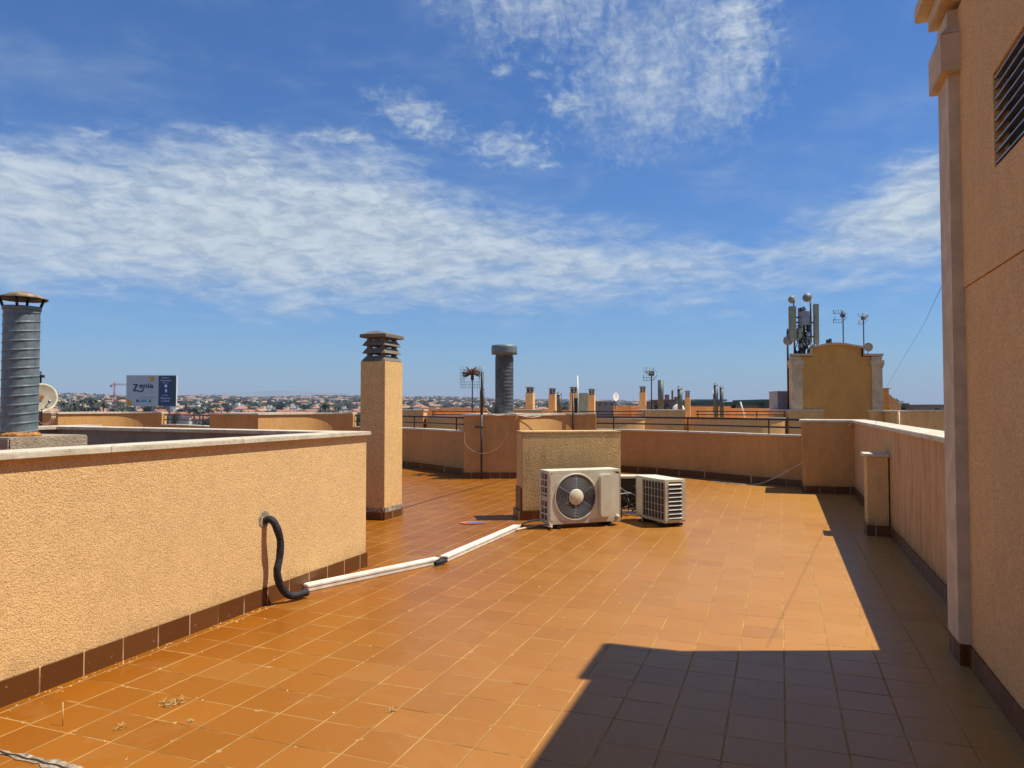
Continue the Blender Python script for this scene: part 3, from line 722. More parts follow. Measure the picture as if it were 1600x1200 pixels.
b.tube(cr([gnd(806, 828, .02), gnd(825, 824, .02), gnd(846, 820, .02), gnd(862, 824, .04)], 6), .012, 8)
tag(b.build('pipe_run', M['cable']), 'thin pipes curving from the trunking to the fan unit', 'pipe')

# flat printed disc on the tiles
pt = gnd(738, 818)
t = thing('discarded_fan', 'faded red and blue printed paddle lying on the tiles left of the block', 'litter', (pt.x, pt.y, 0), .3)
b = MB(); b.prism([(.17 * cos(a / 16 * 2 * pi), .09 * sin(a / 16 * 2 * pi)) for a in range(16)], .004, .012); b.build('rim', M['toy_red'], t)
b = MB(); b.prism([(.04 + .11 * cos(a / 16 * 2 * pi), .062 * sin(a / 16 * 2 * pi)) for a in range(16)], .0125, .018); pr = b.build('print', M['toy_blue'], t)
b = MB()
for k in range(7): b.box(-.05 + k * .028, -.036 + k * .028, -.03 + (k % 3) * .012, .0 + (k % 3) * .012, .0185, .021)
b.build('pattern', M['toy_white'], pr)
# dry tufts, twig and cement smear
random.seed(11)
for px, py, sz, lab in [(263, 1101, .07, 'larger dry straw tuft in the joint near the left corner'), (188, 1137, .035, 'small dry straw sprig in a tile joint at bottom left'), (298, 1127, .02, 'tiny dry sprig right of the larger straw tuft'), (614, 1112, .03, 'small dry crumbs in the joint at lower middle')]:
    p = gnd(px, py); b = MB()
    for k in range(34 if sz > .05 else 14):
        a = random.random() * 2 * pi; q = Vector((random.uniform(-sz, sz) * .7, random.uniform(-sz, sz) * .5, .002))
        e = q + Vector((cos(a) * sz * .5, sin(a) * sz * .5, random.random() * sz * .35)); b.tube([q, e], .0016, 4)
    tag(b.build('dry_tuft', M['straw'], loc=(p.x, p.y, 0), rotz=1.2), lab, 'plant', 'dry tufts in the tile joints')
b = MB(); rg = random.Random(41)
for k in range(520):
    u_ = rg.randrange(-10, 8); v_ = rg.uniform(2.6, 13.0)
    if rg.random() < .55: x_, y_ = OX + u_ * TX + rg.gauss(0, .006), v_
    else: x_, y_ = rg.uniform(-3.6, 1.0), OY + rg.randrange(-8, 34) * TY + rg.gauss(0, .008)
    if rg.random() < .25: x_, y_ = -3.65 + abs(rg.gauss(0, .05)), rg.uniform(2.5, 5.9)
    if x_ < -3.65 and y_ < 6.1: continue
    z_ = rg.uniform(.002, .0055); a_ = rg.random() * 3; c_1, s_1 = cos(a_) * z_ * 1.8, sin(a_) * z_ * 1.8
    b.add([(x_ - c_1, y_ - s_1, .0005), (x_ + s_1 * .6, y_ - c_1 * .6, .0005), (x_ + c_1, y_ + s_1, .0008), (x_ - s_1 * .6, y_ + c_1 * .6, .0005), (x_, y_, z_)], [(0, 1, 4), (1, 2, 4), (2, 3, 4), (3, 0, 4)])
tag(b.build('grit', M['straw']), kind='stuff')
p = gnd(98, 1134)
b = MB(); b.tube([(0, 0, .0), (-.004, .004, .05), (-.015, .01, .105)], .0022, 5); tag(b.build('twig', M['straw'], loc=p), 'thin dry stem standing upright in a joint at bottom left', 'plant')
b = MB(); random.seed(4); A = gnd(-40, 1165, .003); B_ = gnd(150, 1212, .003); n = 30; top_ = []; botm = []
for i in range(n + 1):
    q = A.lerp(B_, i / n); ww = .010 + .03 * (abs(sin(i * .35)) * random.random()) + (.035 if i > 17 else 0) * random.random()
    top_.append((q.x, q.y + ww)); botm.append((q.x, q.y - ww * .7))
b.prism(botm + top_[::-1], .001, .004)
cs = tag(b.build('cement_smear', M['cement']), 'grey cement smear along a cracked joint at bottom left', 'cement patch')
b = MB(); b.ribbon([tuple(A.lerp(B_, i / n).xy + Vector((0, .004 * sin(i * 1.3)))) for i in range(n + 1)], -.005, .005, .0045, .0058); b.build('crack', M['black'], cs)
b = MB(); j = [gnd(632, 794), gnd(680, 779), gnd(720, 768), gnd(790, 748)]; b.ribbon([tuple(q.xy) for q in j], -.007, .007, .001, .004)
tag(b.build('expansion_joint', M['black']), 'dark expansion joint crossing the tiles behind the near chimney', 'joint')

# ------------------------------------------------------------------ spiral duct on a plinth, left
pl_ = thing('concrete_plinth', 'rough concrete plinth carrying the spiral duct', 'plinth', (-5.7, 3.98, 0))
b = MB(); b.box(-.9, 0, 0, .70, .0, 1.255); b.build('block', M['concrete'], pl_, bevel=.012)
sd = thing('spiral_duct', 'galvanised spiral duct with a conical cowl at the left edge', 'duct', (-5.95, 4.24, 1.256))
r0 = .132; hd = 1.07
b = MB(); n = 40; rings = 200; vs = []; fs = []
for i in range(rings + 1):
    z = hd * i / rings
    for k in range(n):
        a = 2 * pi * k / n; ph = (z / .076 - k / n) % 1; bump = .006 * math.exp(-((ph - .5) / .055) ** 2)
        vs.append(((r0 + bump) * cos(a), (r0 + bump) * sin(a), z))
for i in range(rings):
    for k in range(n): fs.append((i * n + k, i * n + (k + 1) % n, (i + 1) * n + (k + 1) % n, (i + 1) * n + k))
b.smooth = True; b.add(vs, fs); b.build('pipe', M['galv'], sd)
b = MB(); b.lathe([(r0 + .008, 0), (r0 + .010, .03), (r0 - .004, .03)], (0, 0, hd - .02), 40); b.build('collar', M['galv'], sd)
b = MB(); b.lathe([(r0 + .03, 0), (r0 + .02, .02), (r0 + .002, .035)], (0, 0, -.001), 30); b.build('mortar_ring', M['rust'], sd)
for k in range(4):
    a = k * pi / 2 + .35 + YAW; b = MB(); b.tube([(r0 * cos(a), r0 * sin(a), hd), ((r0 + .03) * cos(a), (r0 + .03) * sin(a), hd + .085)], .011, 6); b.build('strut', M['black'], sd)
b = MB(); b.lathe([(.192, .075), (.198, .078), (.10, .120), (.03, .140), (0, .142)], (0, 0, hd), 9, capped=False); cw = b.build('cowl', M['cap_rust'], sd); b = MB(); b.lathe([(.194, .070), (0, .128)], (0, 0, hd), 9, capped=False); b.build('dark_underside', M['black'], cw)  # separate black inner cone makes the cowl dark underneath

def dish(label, px, py, d, r, face=0., m='dish', arm=True, pole=None, cable=False, group=None):
    c = at(px, d, zy(py, d))
    base = zy(pole, d) if pole else c.z - r * 1.4
    t = thing('satellite_dish', label, 'satellite dish', (c.x, c.y, base), YAW + face, group)
    b = MB(); prof = [(r * i / 8, .05 * r * 2 * (i / 8) ** 2) for i in range(9)]
    b.lathe([(a, -z) for a, z in prof] + [(r, -.1 * r + .0)] + [(a, -z + .012) for a, z in prof[::-1]], (0, 0, c.z - base), 28, 'Y', False)
    dh = b.build('reflector', M[m], t)
    b = MB(); b.tube([(0, .06, 0), (0, .06, c.z - base + .04)], .02, 8); b.box(-.04, .04, .0, .07, c.z - base - .06, c.z - base + .06); b.build('mount', M['pole'], t)
    if arm:
        b = MB(); b.tube([(0, 0, c.z - base - r * .95), (r * .5, -r * 1.1, c.z - base - r * .35)], .012, 6); b.lathe([(0, 0), (.035, 0), (.03, .08), (0, .08)], (r * .5, -r * 1.1 - .04, c.z - base - r * .3), 10, 'Y'); b.build('feed_arm', M['steel'], t)
    return t
d1 = dish('cream dish with a rust spot beside the spiral duct', 65, 621, 16.5, .32, face=R(32), pole=668)
b = MB(); b.lathe([(0, 0), (.05, .0)], (0, -.022, zy(621, 16.5) - zy(668, 16.5)), 12, 'Y', False); b.build('rust_spot', M['rust'], d1)
q = at(73, 16.3, zy(650, 16.3))
b = MB()
for k in range(3): b.tube([(.20 * cos(a / 20 * 2 * pi) * (1 - .08 * k), -.03 * k, .20 * sin(a / 20 * 2 * pi) * (1 - .08 * k)) for a in range(21)], .009, 6)
tag(b.build('cable_coil', M['cable'], loc=q, rotz=YAW), 'coiled pale cable hanging under the cream dish', 'cable')
q = at(63, 16.8, 0)
b = MB(); b.tube([(0, 0, 0), (0, 0, zy(580, 16.8))], .022, 8); b.box(-.08, .08, -.03, .03, zy(590, 16.8), zy(586, 16.8)); tag(b.build('mast', M['pole'], loc=q, rotz=YAW), 'short dark mast poking up behind the cream dish', 'mast')

# ------------------------------------------------------------------ things at the far parapet
def flue(label, px, d, ytop, ybot, wpx, cap='cone', m='duct_far', group=None, ribs=0):
    p = at(px, d); z0 = zy(ybot, d); z1 = zy(ytop, d); r = wpx / 2 * d / F
    t = thing('flue', label, 'flue', (p.x, p.y, z0), YAW, group); hh = z1 - z0
    b = MB(); prof = []
    if ribs:
        for i in range(ribs):
            zz = hh * i / ribs; s = hh / ribs; prof += [(r, zz), (r, zz + s * .80), (r * 1.018, zz + s * .9)]
        prof.append((r, hh))
    else: prof = [(r, 0), (r, hh)]
    b.lathe(prof, (0, 0, 0), 24); b.build('pipe', M[m], t)
    if cap == 'drum':
        b = MB(); b.lathe([(r * .95, -.02), (r * .95, .06), (r * 1.4, .06), (r * 1.42, .10), (r * 1.40, .15), (r * 1.43, .20), (r * 1.40, .25), (r * 1.3, .262), (0, .27)], (0, 0, hh), 28); b.build('drum_cap', M['galv'], t)
    elif cap == 'cone':
        b = MB(); b.lathe([(r * 1.25, hh + r * .7), (r * .5, hh + r * 1.2), (0, hh + r * 1.4)], (0, 0, 0), 16, capped=False); b.build('cowl', M['galv'], t)
        b = MB()
        for k in range(4):
            a = k * pi / 2 + .6; b.tube([(r * .95 * cos(a), r * .95 * sin(a), hh - .02), (r * 1.1 * cos(a), r * 1.1 * sin(a), hh + r * .75)], r * .09, 5)
        b.build('strut', M['steel'], t)
    return t
flue('thick sooty flue with drum cap on the pier left of centre', 788, 15.9, 558, 649, 28.5, 'drum', 'galv_dark', ribs=16)
p = at(762, 15.9, 1.346)
b = MB(); b.box(0, .17, 0, .2, 0, .14); tag(b.build('junction_box', M['concrete'], loc=p, rotz=YAW, bevel=.006), 'small grey box beside the foot of the sooty flue', 'box')
p = gnd(757, 747)
t = thing('mast', 'bare dark steel mast clamped to the pier left of the low block', 'mast', (p.x + .04, p.y - .26, 0), YAW)
b = MB(); b.tube([(0, 0, .0), (0, 0, 1.35)], .022, 10); b.build('lower_tube', M['pole'], t)
b = MB(); b.tube([(0, 0, 1.35), (.015, 0, 2.22)], .029, 10); b.build('upper_tube', M['pole'], t)
for z in (.56, 1.08):
    b = MB(); b.box(-.12, .03, -.025, .02, z - .015, z + .015); b.box(-.14, -.10, -.02, .12, z - .012, z + .012); b.build('bracket', M['pole'], t)
def cable(label, pts, r, m, per=8):
    Q_ = cr([Vector(p) for p in pts], per); b = MB(); b.tube(Q_, [r * (1 - .55 * i / (len(Q_) - 1)) for i in range(len(Q_))] if r < .004 else r, 6); return tag(b.build('cable', M[m]), label, 'cable')
fz = lambda px, py, d: at(px, d, zy(py, d))
cable('pale cable hanging in a loop across the pier with the mast', [fz(727, 672, 15.0), fz(726, 690, 14.9), fz(737, 703, 14.85), fz(757, 708, 14.75), fz(780, 698, 14.8), fz(797, 672, 14.85), fz(806, 655, 14.85), fz(811, 647, 14.95), fz(818, 648, 15.0)], .0045, 'cable_tan')
cable('pale cable drooping over the pier coping between mast and bay', [fz(758, 638, 14.9), fz(766, 646, 14.9), fz(780, 649, 14.95), fz(800, 645, 15.0), fz(812, 649, 15.05), fz(830, 652, 15.6), fz(845, 650, 16.)], .008, 'cable')
cable('thin pale wire sagging from the right corner down to the tiles', [(1.155, 13.5, 1.24), fz(1310, 680, 12.9), fz(1270, 712, 13.1), fz(1230, 735, 13.4), fz(1205, 748, 13.7), gnd(1180, 757, .01), gnd(1150, 756, .01), gnd(1110, 752, .01)], .009, 'cable')
cable('dark wire rising from the distant parapet to the stair tower pilaster', [at(1385, 33, zy(606, 33)), at(1410, 22, zy(563, 22)), at(1440, 13, zy(515, 13)), Vector((.99, 5.24, zy(455, 5.0)))], .0035, 'cable_dark')

def yagi(label, px, d, ytop, ybot, xw, grid=False, group=None, flip=1, hy=10):
    p = at(px, d); z0 = zy(ybot, d); s = d / F
    t = thing('tv_antenna', label, 'antenna', (p.x, p.y, z0), YAW, group)
    zt = zy(ytop, d) - z0
    b = MB(); b.tube([(0, 0, 0), (0, 0, zt)], max(.014, s * .9), 7); b.build('mast', M['pole'], t)
    return t, zt, s
t, zt, s = yagi('wide grid television antenna with a bristling centre, left of the mast', 738, 16.3, 576, 646, 36)
b = MB(); x0, x1 = -19 * s, 17 * s; za, zb = zt - 30 * s, zt + 3 * s; rr = .0045
for x, a, c in ((x0, za + 3 * s, zb), (x0 + 3 * s, za, zb), (x0 + 6 * s, za, zb), (x0 + 9 * s, za, za + 9 * s), (x1, za, zb), (x1 - 3 * s, za, zb), (x1 - 6 * s, za, zb), (x1 - 9 * s, za, za + 9 * s), (-4 * s, za, za + 8 * s), (3 * s, za, za + 8 * s)): b.tube([(x, .02, a), (x, .02, c)], rr, 5)
for k in range(8):
    z = za + (zb - za) * k / 7
    if k < 3: b.tube([(x0, .02, z), (x1, .02, z)], rr, 5)
    else: b.tube([(x0, .02, z), (x0 + 10 * s, .02, z)], rr, 5); b.tube([(x1 - 8 * s, .02, z), (x1, .02, z)], rr, 5)
b.build('reflector_grid', M['alu'], t)
b = MB(); random.seed(8)
for k in range(90):
    a = random.uniform(-.7, pi + .7); l = random.uniform(9, 16) * s; z = zt - 8 * s; y = -random.random() * .5
    if abs(a - pi / 2) < .3: l *= .5
    b.tube([(0, y, z), (l * cos(a), y, z + l * sin(a) * .72)], .0085, 5)
b.tube([(0, .03, zt - 7 * s), (0, -.6, zt - 7 * s)], .016, 6); b.build('directors', M['brownrust'], t)
b = MB(); b.tube([(0, 0, zt - 18 * s), (0, 0, zt)], .035, 8); b.build('clamp', M['pole'], t)
def small_yagi(label, px, d, ytop, ybot, hw, hh, cx, col='steel', group=None):
    t, zt, s = yagi(label, px, d, ytop, ybot, hw, group=group)
    b = MB(); r = max(.011, s * .42)
    X0, X1 = (cx - hw - px) * s, (cx + hw - px) * s; zc = zt - 6 * s; q = hh * s
    # two hinged reflector wings, boom and directors
    for xa, sg in ((X0 + 8 * s, -1), (X1 - 3 * s, 1)):
        b.tube([(xa, .3, zc + q), (xa + sg * 3 * s, -.1, zc + q * .2)], r, 5); b.tube([(xa, .3, zc - q), (xa + sg * 3 * s, -.1, zc - q * .2)], r, 5)
    for k in (-1, -.5, .5, 1): b.tube([(X0 + 8 * s, .3, zc + q * k), (X1 - 3 * s, .3, zc + q * k)], r * .7, 5)
    for k in (0, .33, .66, 1): x = X0 + 8 * s + (X1 - X0 - 11 * s) * k; b.tube([(x, .3, zc - q), (x, .3, zc - q * .4)], r * .6, 5); b.tube([(x, .3, zc + q), (x, .3, zc + q * .4)], r * .6, 5)
    b.build('reflector', M[col], t)
    b = MB(); b.tube([(X1 - 4 * s, .2, zc), (X0, -1.2, zc + .3 * s)], r * 1.3, 6)
    for k in range(6):
        f = k / 5; x = (X1 - 4 * s) * (1 - f) + X0 * f; y = .2 - 1.4 * f
        b.tube([(x, y, zc - q * .42), (x, y, zc + q * .42)], r * .7, 5); b.tube([(x - 3 * s, y, zc), (x + 3 * s, y, zc)], r * .7, 5)
    b.build('boom', M[col], t)
    b = MB(); b.box(-.09, .09, -.05, .08, zc - .07, zc + .09); b.build('clamp', M['pole'], t)
    return t
small_yagi('television antenna on a thin pole behind the curved bay, right of centre', 1018, 26, 578, 640, 13, 10, 1013)

# ------------------------------------------------------------------ neighbouring wing about 34 m away
CAM = lambda px, d: ((px - 800) / F * d)
def wing(label, px, d, segs, body=True):
    "segs in local metres; root on the view axis bearing px at distance d"
    p = at(px, d); t = thing('neighbour_block', label, 'building', (p.x, p.y, -14), YAW)
    return t
w2 = wing('ochre neighbouring apartment wing with bowed parapets beyond the courtyard', 1150, 34, None)
def S(px): return (px - 1150) / F * 34
b = MB(); b.box(S(560), S(1700), 2.2, 26, 0, 14.0); b.build('wall', M['stucco_far'], w2)
def wbay(x0, x1, label=None):
    wdt = x1 - x0; P = cr([(0, 2.3), (.10 * wdt, 1.1), (.35 * wdt, .1), (.65 * wdt, -.25), (.93 * wdt, .15), (.995 * wdt, .9), (wdt, 2.3)], 6)
    P = [Vector((x0 + p.x, p.y)) for p in P]
    b = MB(); b.ribbon(P, .0, .25, 0, 14.93); b.build('bowed_wall', M['stucco_far'], w2)
    b = MB(); b.ribbon(P, -.04, .29, 14.932, 14.985); b.build('coping', M['coping'], w2)
    Q = P[6:-6]
    for z in (15.12, 15.28):
        b = MB(); b.ribbon(Q, .10, .15, z - .022, z + .022); b.build('rail', M['iron'], w2)
    for k in (.05, .5, .95):
        q = Q[int(k * (len(Q) - 1))]; b = MB(); b.box(q.x - .02, q.x + .02, q.y + .1, q.y + .14, 14.98, 15.28); b.build('post', M['iron'], w2)
for x0, x1 in ((S(1078), S(1236)), (S(848), S(1013)), (S(655), S(790))): wbay(x0, x1)
for x0, x1, y0 in ((S(1013), S(1078), 1.2), (S(1236), S(1290), .3), (S(790), S(848), 1.6), (S(590), S(655), 1.6)):
    b = MB(); b.box(x0, x1, y0, 3.2, 0, 15.30); b.build('pier', M['stucco_far'], w2)
    b = MB(); b.box(x0 - .05, x1 + .05, y0 - .05, 3.25, 15.302, 15.36); b.build('coping', M['coping'], w2)
# lighter corner panel, far blocks on the deck
def deckbox(name, label, cat, px0, px1, d, y0, y1, dep, m, coping=None, base=None, group=None):
    p = at(px0, d, zy(y1, d) if base is None else base); wd = (px1 - px0) / F * d; hh = zy(y0, d) - p.z
    t = thing(name, label, cat, p, YAW, group)
    b = MB(); b.box(0, wd, 0, dep, 0, hh - (.05 if coping else 0)); b.build('wall', M[m], t)
    if coping: b = MB(); b.box(-.06, wd + .06, -.06, dep + .06, hh - .048, hh); b.build('coping', M[coping], t)
    return t
deckbox('roof_wall', 'long low ochre roof wall with pale top edge left of the sooty flue', 'wall', 681, 822, 41, 637, 655, .5, 'stucco_far', 'coping', base=0)
deckbox('roof_wall', 'second lower ochre roof wall in front of the long low one', 'wall', 681, 818, 39, 642, 655, .4, 'stucco_far', 'coping', base=0)
deckbox('roof_wall', 'brown end block where the long roof walls start', 'wall', 655, 681, 39.5, 637, 668, 2, 'stucco_far', 'coping', base=0)
deckbox('roof_wall', 'brown roof wall behind the four small chimneys', 'wall', 821, 905, 42, 641, 655, 1, 'stucco_far', None, base=0)
deckbox('roof_wall', 'bright ochre roof wall stub right of the white round dish', 'wall', 987, 1001, 44, 634, 655, 1.5, 'stucco_far', 'coping', base=0)
deckbox('roof_wall', 'brown roof wall left of the television antenna', 'wall', 964, 987, 44.5, 634, 655, 1.5, 'stucco_far', None, base=0)
deckbox('roof_wall', 'long brown roof wall behind the paired flues', 'wall', 1078, 1142, 45, 635, 655, 1, 'stucco_far', None, base=0)
deckbox('roof_wall', 'small sunlit roof hatch wall under the paired flues', 'wall', 1111, 1128, 42, 636, 655, 1, 'stucco_chim', None, base=0)
deckbox('roof_wall', 'low brown roof wall ending at the grey cabinet', 'wall', 1142, 1232, 46, 638, 655, 1, 'stucco_far', None, base=0)
tb = deckbox('roof_wall', 'pale ochre parapet with piers right of the pediment tower', 'wall', 1363, 1560, 31, 641, 685, .3, 'stucco_far', 'coping', base=-1)
deckbox('roof_wall', 'ochre pier jutting forward from the parapet right of the tower', 'wall', 1391, 1421, 30.4, 642, 690, .5, 'stucco_far', 'coping', base=-1)
deckbox('equipment_cabinet', 'plain light grey cabinet at the left foot of the pediment tower', 'cabinet', 1215, 1239, 36.5, 611, 655, 1.2, 'box_grey', None, base=0)
b = MB(); q = at(1404, 30.3, -1); b.tube([(0, 0, 0), (0, 0, zy(643, 30.3) + 1)], .035, 8); tag(b.build('drainpipe', M['cable'], loc=q, rotz=YAW), 'thin pale pipe on the pier right of the tower', 'pipe')

# pediment tower
d = 34.6; tw = thing('pediment_tower', 'ochre stair tower with curved pediment and pale corner pilasters', 'building', at(1238, d, -.3), YAW)
sx = d / F; wd = 139 * sx; zz = lambda y: zy(y, d) + .3
b = MB(); poly = [(0, 0), (wd, 0), (wd, zz(557)), ((1347 - 1238) * sx, zz(557)), ((1347 - 1238) * sx, zz(544))]
for k in range(9):
    f = k / 8; x = (1347 - 1238) * (1 - f) + (1271 - 1238) * f; yy = 544 - 5.5 * sin(pi * f) ** 1.2 if 0 < k < 8 else 544
    poly.append((x * sx, zz(yy)))
poly += [((1271 - 1238) * sx, zz(557)), (0, zz(557))]
b.xprism(poly, 0, 3.6); SH = Matrix(((1, .40, 0, 0), (0, 1, 0, 0), (0, 0, 1, 0), (0, 0, 0, 1))); b.xform(SH); b.build('wall', M['stucco_ochre'], tw)
b = MB()
top_pts = [(-.12, zz(556)), ((1271 - 1238) * sx - .10, zz(556)), ((1271 - 1238) * sx - .10, zz(544))]
for k in range(1, 8):
    f = k / 8; x = (1271 - 1238) * (1 - f) + (1347 - 1238) * f; top_pts.append((x * sx, zz(544 - 5.5 * sin(pi * f) ** 1.2)))
top_pts += [((1347 - 1238) * sx + .10, zz(544)), ((1347 - 1238) * sx + .10, zz(556)), (wd + .12, zz(556))]
for (xa, za), (xb, zb) in zip(top_pts[:-1], top_pts[1:]):
    if abs(xa - xb) < .01: b.box(xa - .02, xa + .09 if xa < wd / 2 else xa + .02, -.16, 3.7, min(za, zb), max(za, zb) + .1); continue
    b.add([(xa, -.16, za), (xb, -.16, zb), (xb, 3.7, zb), (xa, 3.7, za), (xa, -.16, za + .10), (xb, -.16, zb + .10), (xb, 3.7, zb + .10), (xa, 3.7, za + .10)],
          [(0, 3, 2, 1), (4, 5, 6, 7), (0, 1, 5, 4), (1, 2, 6, 5), (2, 3, 7, 6), (3, 0, 4, 7)])
b.xform(SH); b.build('cornice', M['stone_far'], tw)
for x in (-.03, wd - .47):
    b = MB(); b.box(x, x + .50, -.09, .3, 0, zz(557)); p_ = b.build('pilaster', M['stone_far'], tw)
    b = MB(); b.box(x - .06, x + .56, -.16, .35, zz(571), zz(563)); b.box(x - .03, x + .53, -.125, .35, zz(575), zz(571.2)); b.build('capital', M['stone_far'], p_)
deckbox('side_wall', 'bright orange ochre wall stub joined to the right of the pediment tower', 'wall', 1377, 1389, 34.9, 606, 655, 3, 'stucco_ochre', 'coping', base=0)
p = at(1389, 35.2); t = thing('sloping_wall', 'sloping ochre stair wall descending to the right of the tower', 'wall', p, YAW)
b = MB(); b.xprism([(0, 0), (.9, 0), (.55, zy(634, 35)), (.0, zy(618, 35))], 0, .25); b.build('wall', M['stucco_far'], t)
b = MB(); b.xprism([(.0, zy(618, 35) + .001), (.55, zy(634, 35) + .001), (.62, zy(634, 35) + .05), (.0, zy(618, 35) + .07)], -.04, .29); b.build('coping', M['coping'], t)
small_yagi('left television antenna on the pediment tower roof', 1319, 35.5, 487, 545, 12, 10, 1312, 'pole')
small_yagi('right television antenna on the pediment tower roof', 1351, 35.5, 491, 553, 9, 9, 1348, 'alu')
small_yagi('small tilted antenna low behind the sloping stair wall', 1401, 36, 622, 645, 8, 5, 1399, 'steel')
dish('round grey dish on the right shoulder of the pediment tower', 1358, 542, 35, .22, m='dish_g', arm=False, pole=556)
b = MB(); q = at(1293, 34.9, zy(545, 34.9)); b.box(0, .1, 0, .1, 0, .45); b.box(.14, .24, 0, .1, 0, .5); b.box(-.75, -.66, 0, .1, 0, .12)
tag(b.build('vent_stub', M['pole'], loc=q, rotz=YAW), 'small dark stubs poking above the pediment ridge', 'vent')

# telecom mast
d = 36; s = d / F
tm = thing('telecom_mast', 'telecom mast with khaki panel antennas and drums left of the tower', 'mast', at(1254, d, -.2), YAW)
def tx(px): return (px - 1254) * s
def tz(py): return zy(py, d) + .2
b = MB(); b.tube([(0, 0, 0), (0, 0, tz(481))], .17, 12); b.build('column', M['pole'], tm)
for px, y0, y1 in ((1241, 467, 560), (1267, 463, 535), (1277, 480, 555)):
    b = MB(); b.tube([(tx(px), -.1, tz(y1)), (tx(px), -.1, tz(y0))], .045, 8); b.build('pole', M['pole'], tm)
b = MB(); b.tube([(tx(1228), -.3, tz(640)), (tx(1228), -.3, tz(517))], .05, 8); b.build('pole', M['pole'], tm)
for px0, px1, y0, y1, yy in ((1229.5, 1240.5, 479.5, 534, -.45), (1271, 1279, 475, 538, -.2)):
    b = MB(); b.box(tx(px0), tx(px1), yy, yy + .16, tz(y1), tz(y0)); b.build('panel_antenna', M['panel_ant'], tm, bevel=.03)
b = MB(); b.box(tx(1247), tx(1259), -.6, -.25, tz(509), tz(488)); b.build('radio_unit', M['box_grey'], tm, bevel=.02)
b = MB(); b.box(tx(1259.5), tx(1264), -.4, -.1, tz(520), tz(495)); b.build('radio_unit', M['pole'], tm, bevel=.02)
b = MB(); b.box(tx(1243), tx(1248), -.5, -.2, tz(530), tz(514)); b.build('radio_unit', M['green_pale'], tm, bevel=.02)
for px, py, r, a in ((1235, 469, 6, .9), (1259, 466, 6.5, -.2), (1228, 533, 7, .3)):
    b = MB(); b.lathe([(0, -.12), (r * s, -.12), (r * s, .05), (r * s * .4, .16), (0, .16)], (0, 0, 0), 20, 'Y')
    o = b.build('drum_antenna', M['dish_g'], tm); o.location = (tx(px), -.3, tz(py)); o.rotation_euler.z = a
for px0, px1, py in ((1236, 1268, 496), (1240, 1279, 504), (1236, 1278, 526), (1230, 1268, 515)):
    b = MB(); b.tube([(tx(px0), -.1, tz(py)), (tx(px1), -.1, tz(py))], .04, 6); b.build('cross_arm', M['pole'], tm)
b = MB(); random.seed(21)
for k in range(46):
    x = random.uniform(1240, 1268); y = random.uniform(505, 550); x2 = 1254 + (x - 1254) * random.uniform(.1, .9); y2 = y + random.uniform(5, 28)
    b.tube(cr([(tx(x), random.uniform(-.5, .3), tz(y)), (tx((x + x2) / 2 + random.uniform(-5, 5)), random.uniform(-.5, .1), tz((y + y2) / 2)), (tx(x2), random.uniform(-.4, .2), tz(y2))], 4), random.uniform(.012, .03), 5)
b.build('feeder_cables', M['black'], tm)
b = MB()
for k in range(7): b.tube(cr([(tx(1252), -.2, tz(545)), (tx(1243 - k * .5), -.4, tz(552)), (tx(1237 - k * .8), -.5, tz(562)), (tx(1237.5 - k * .8), -.5, tz(600)), (tx(1237.5 - k * .8), -.5, tz(645))], 5), .03, 5)
b.build('feeder_cables', M['black'], tm)
for k in range(16):
    b = MB(); x = random.uniform(1242, 1266); y = random.uniform(480, 548); b.box(tx(x), tx(x + 2.2), -.45, -.2, tz(y + random.uniform(2, 6)), tz(y)); b.build('bracket', M['steel'], tm)

# chimneys and flues on the neighbouring wing
G = 'small louvred chimneys on the neighbouring roofs'
for px0, px1, y0, y1, lab in [(821, 836, 604, 641, 'leftmost small louvred chimney, right of the sooty flue'), (857, 870, 606, 645, 'small louvred chimney left of the capped grey flue'),
        (890, 904, 604, 645, 'small louvred chimney behind the white pole'), (919, 931, 607, 645, 'small louvred chimney beside the green tank'),
        (999, 1011, 603, 645, 'small louvred chimney left of the television antenna'), (1070, 1080, 610, 640, 'shortest small louvred chimney, between the flues')]:
    d = 40; wd = (px1 - px0) / F * d; z0 = .0; zt_ = zy(y0, d); chh = 10 * d / F
    chimney(lab, at(px0, d, z0), wd * .8, wd * .8, zt_ - chh, chh, rotz=YAW - .3, skirt=False, group=G)
FG = 'thin flues on the neighbouring roofs'
flue('small grey flue with a flat cowl beside the second small chimney', 874, 39, 617, 645, 8, 'cone', 'duct_far', FG)
flue('short dark flue behind the mast, left of the sooty flue', 753.5, 42, 610, 636, 7.5, 'cone', 'duct_far', FG)
flue('tall plain grey flue without a cap right of the antenna pole', 1032.5, 40, 594, 645, 9, None, 'duct_far', FG)
flue('dark capped flue left of the shortest small chimney', 1062.5, 40, 608, 645, 8, 'cone', 'duct_far', FG)
flue('taller of the paired dark capped flues', 1118.5, 38, 602, 652, 6.5, 'cone', 'duct_far', FG)
flue('shorter of the paired dark capped flues', 1127.5, 38, 606, 652, 6, 'cone', 'duct_far', FG)
t = thing('whip_antenna', 'white rod antenna on a dark bracket right of the low block', 'antenna', at(903, 18, .0), YAW)
b = MB(); b.tube([(0, 0, 1.2), (-.01, 0, zy(587, 18))], [.03, .016], 8); b.build('rod', M['dish_w'], t)
b = MB(); b.box(-.09, -.02, -.03, .03, 1.05, zy(622, 18)); b.build('bracket', M['black'], t)
b = MB(); b.tube([(-.2, -.9, .0), (-.2, -.9, zy(616, 17.1))], .022, 8); b.build('post', M['iron'], t)
deckbox('water_tank', 'small dark green tank between two of the small chimneys', 'tank', 906, 919, 60, 614, 640, 1.5, 'green_pale', None, base=0)
dish('white round dish on the roofs between chimneys and antenna', 962, 620, 45, .25, face=.7, m='dish_w', arm=False, pole=640)
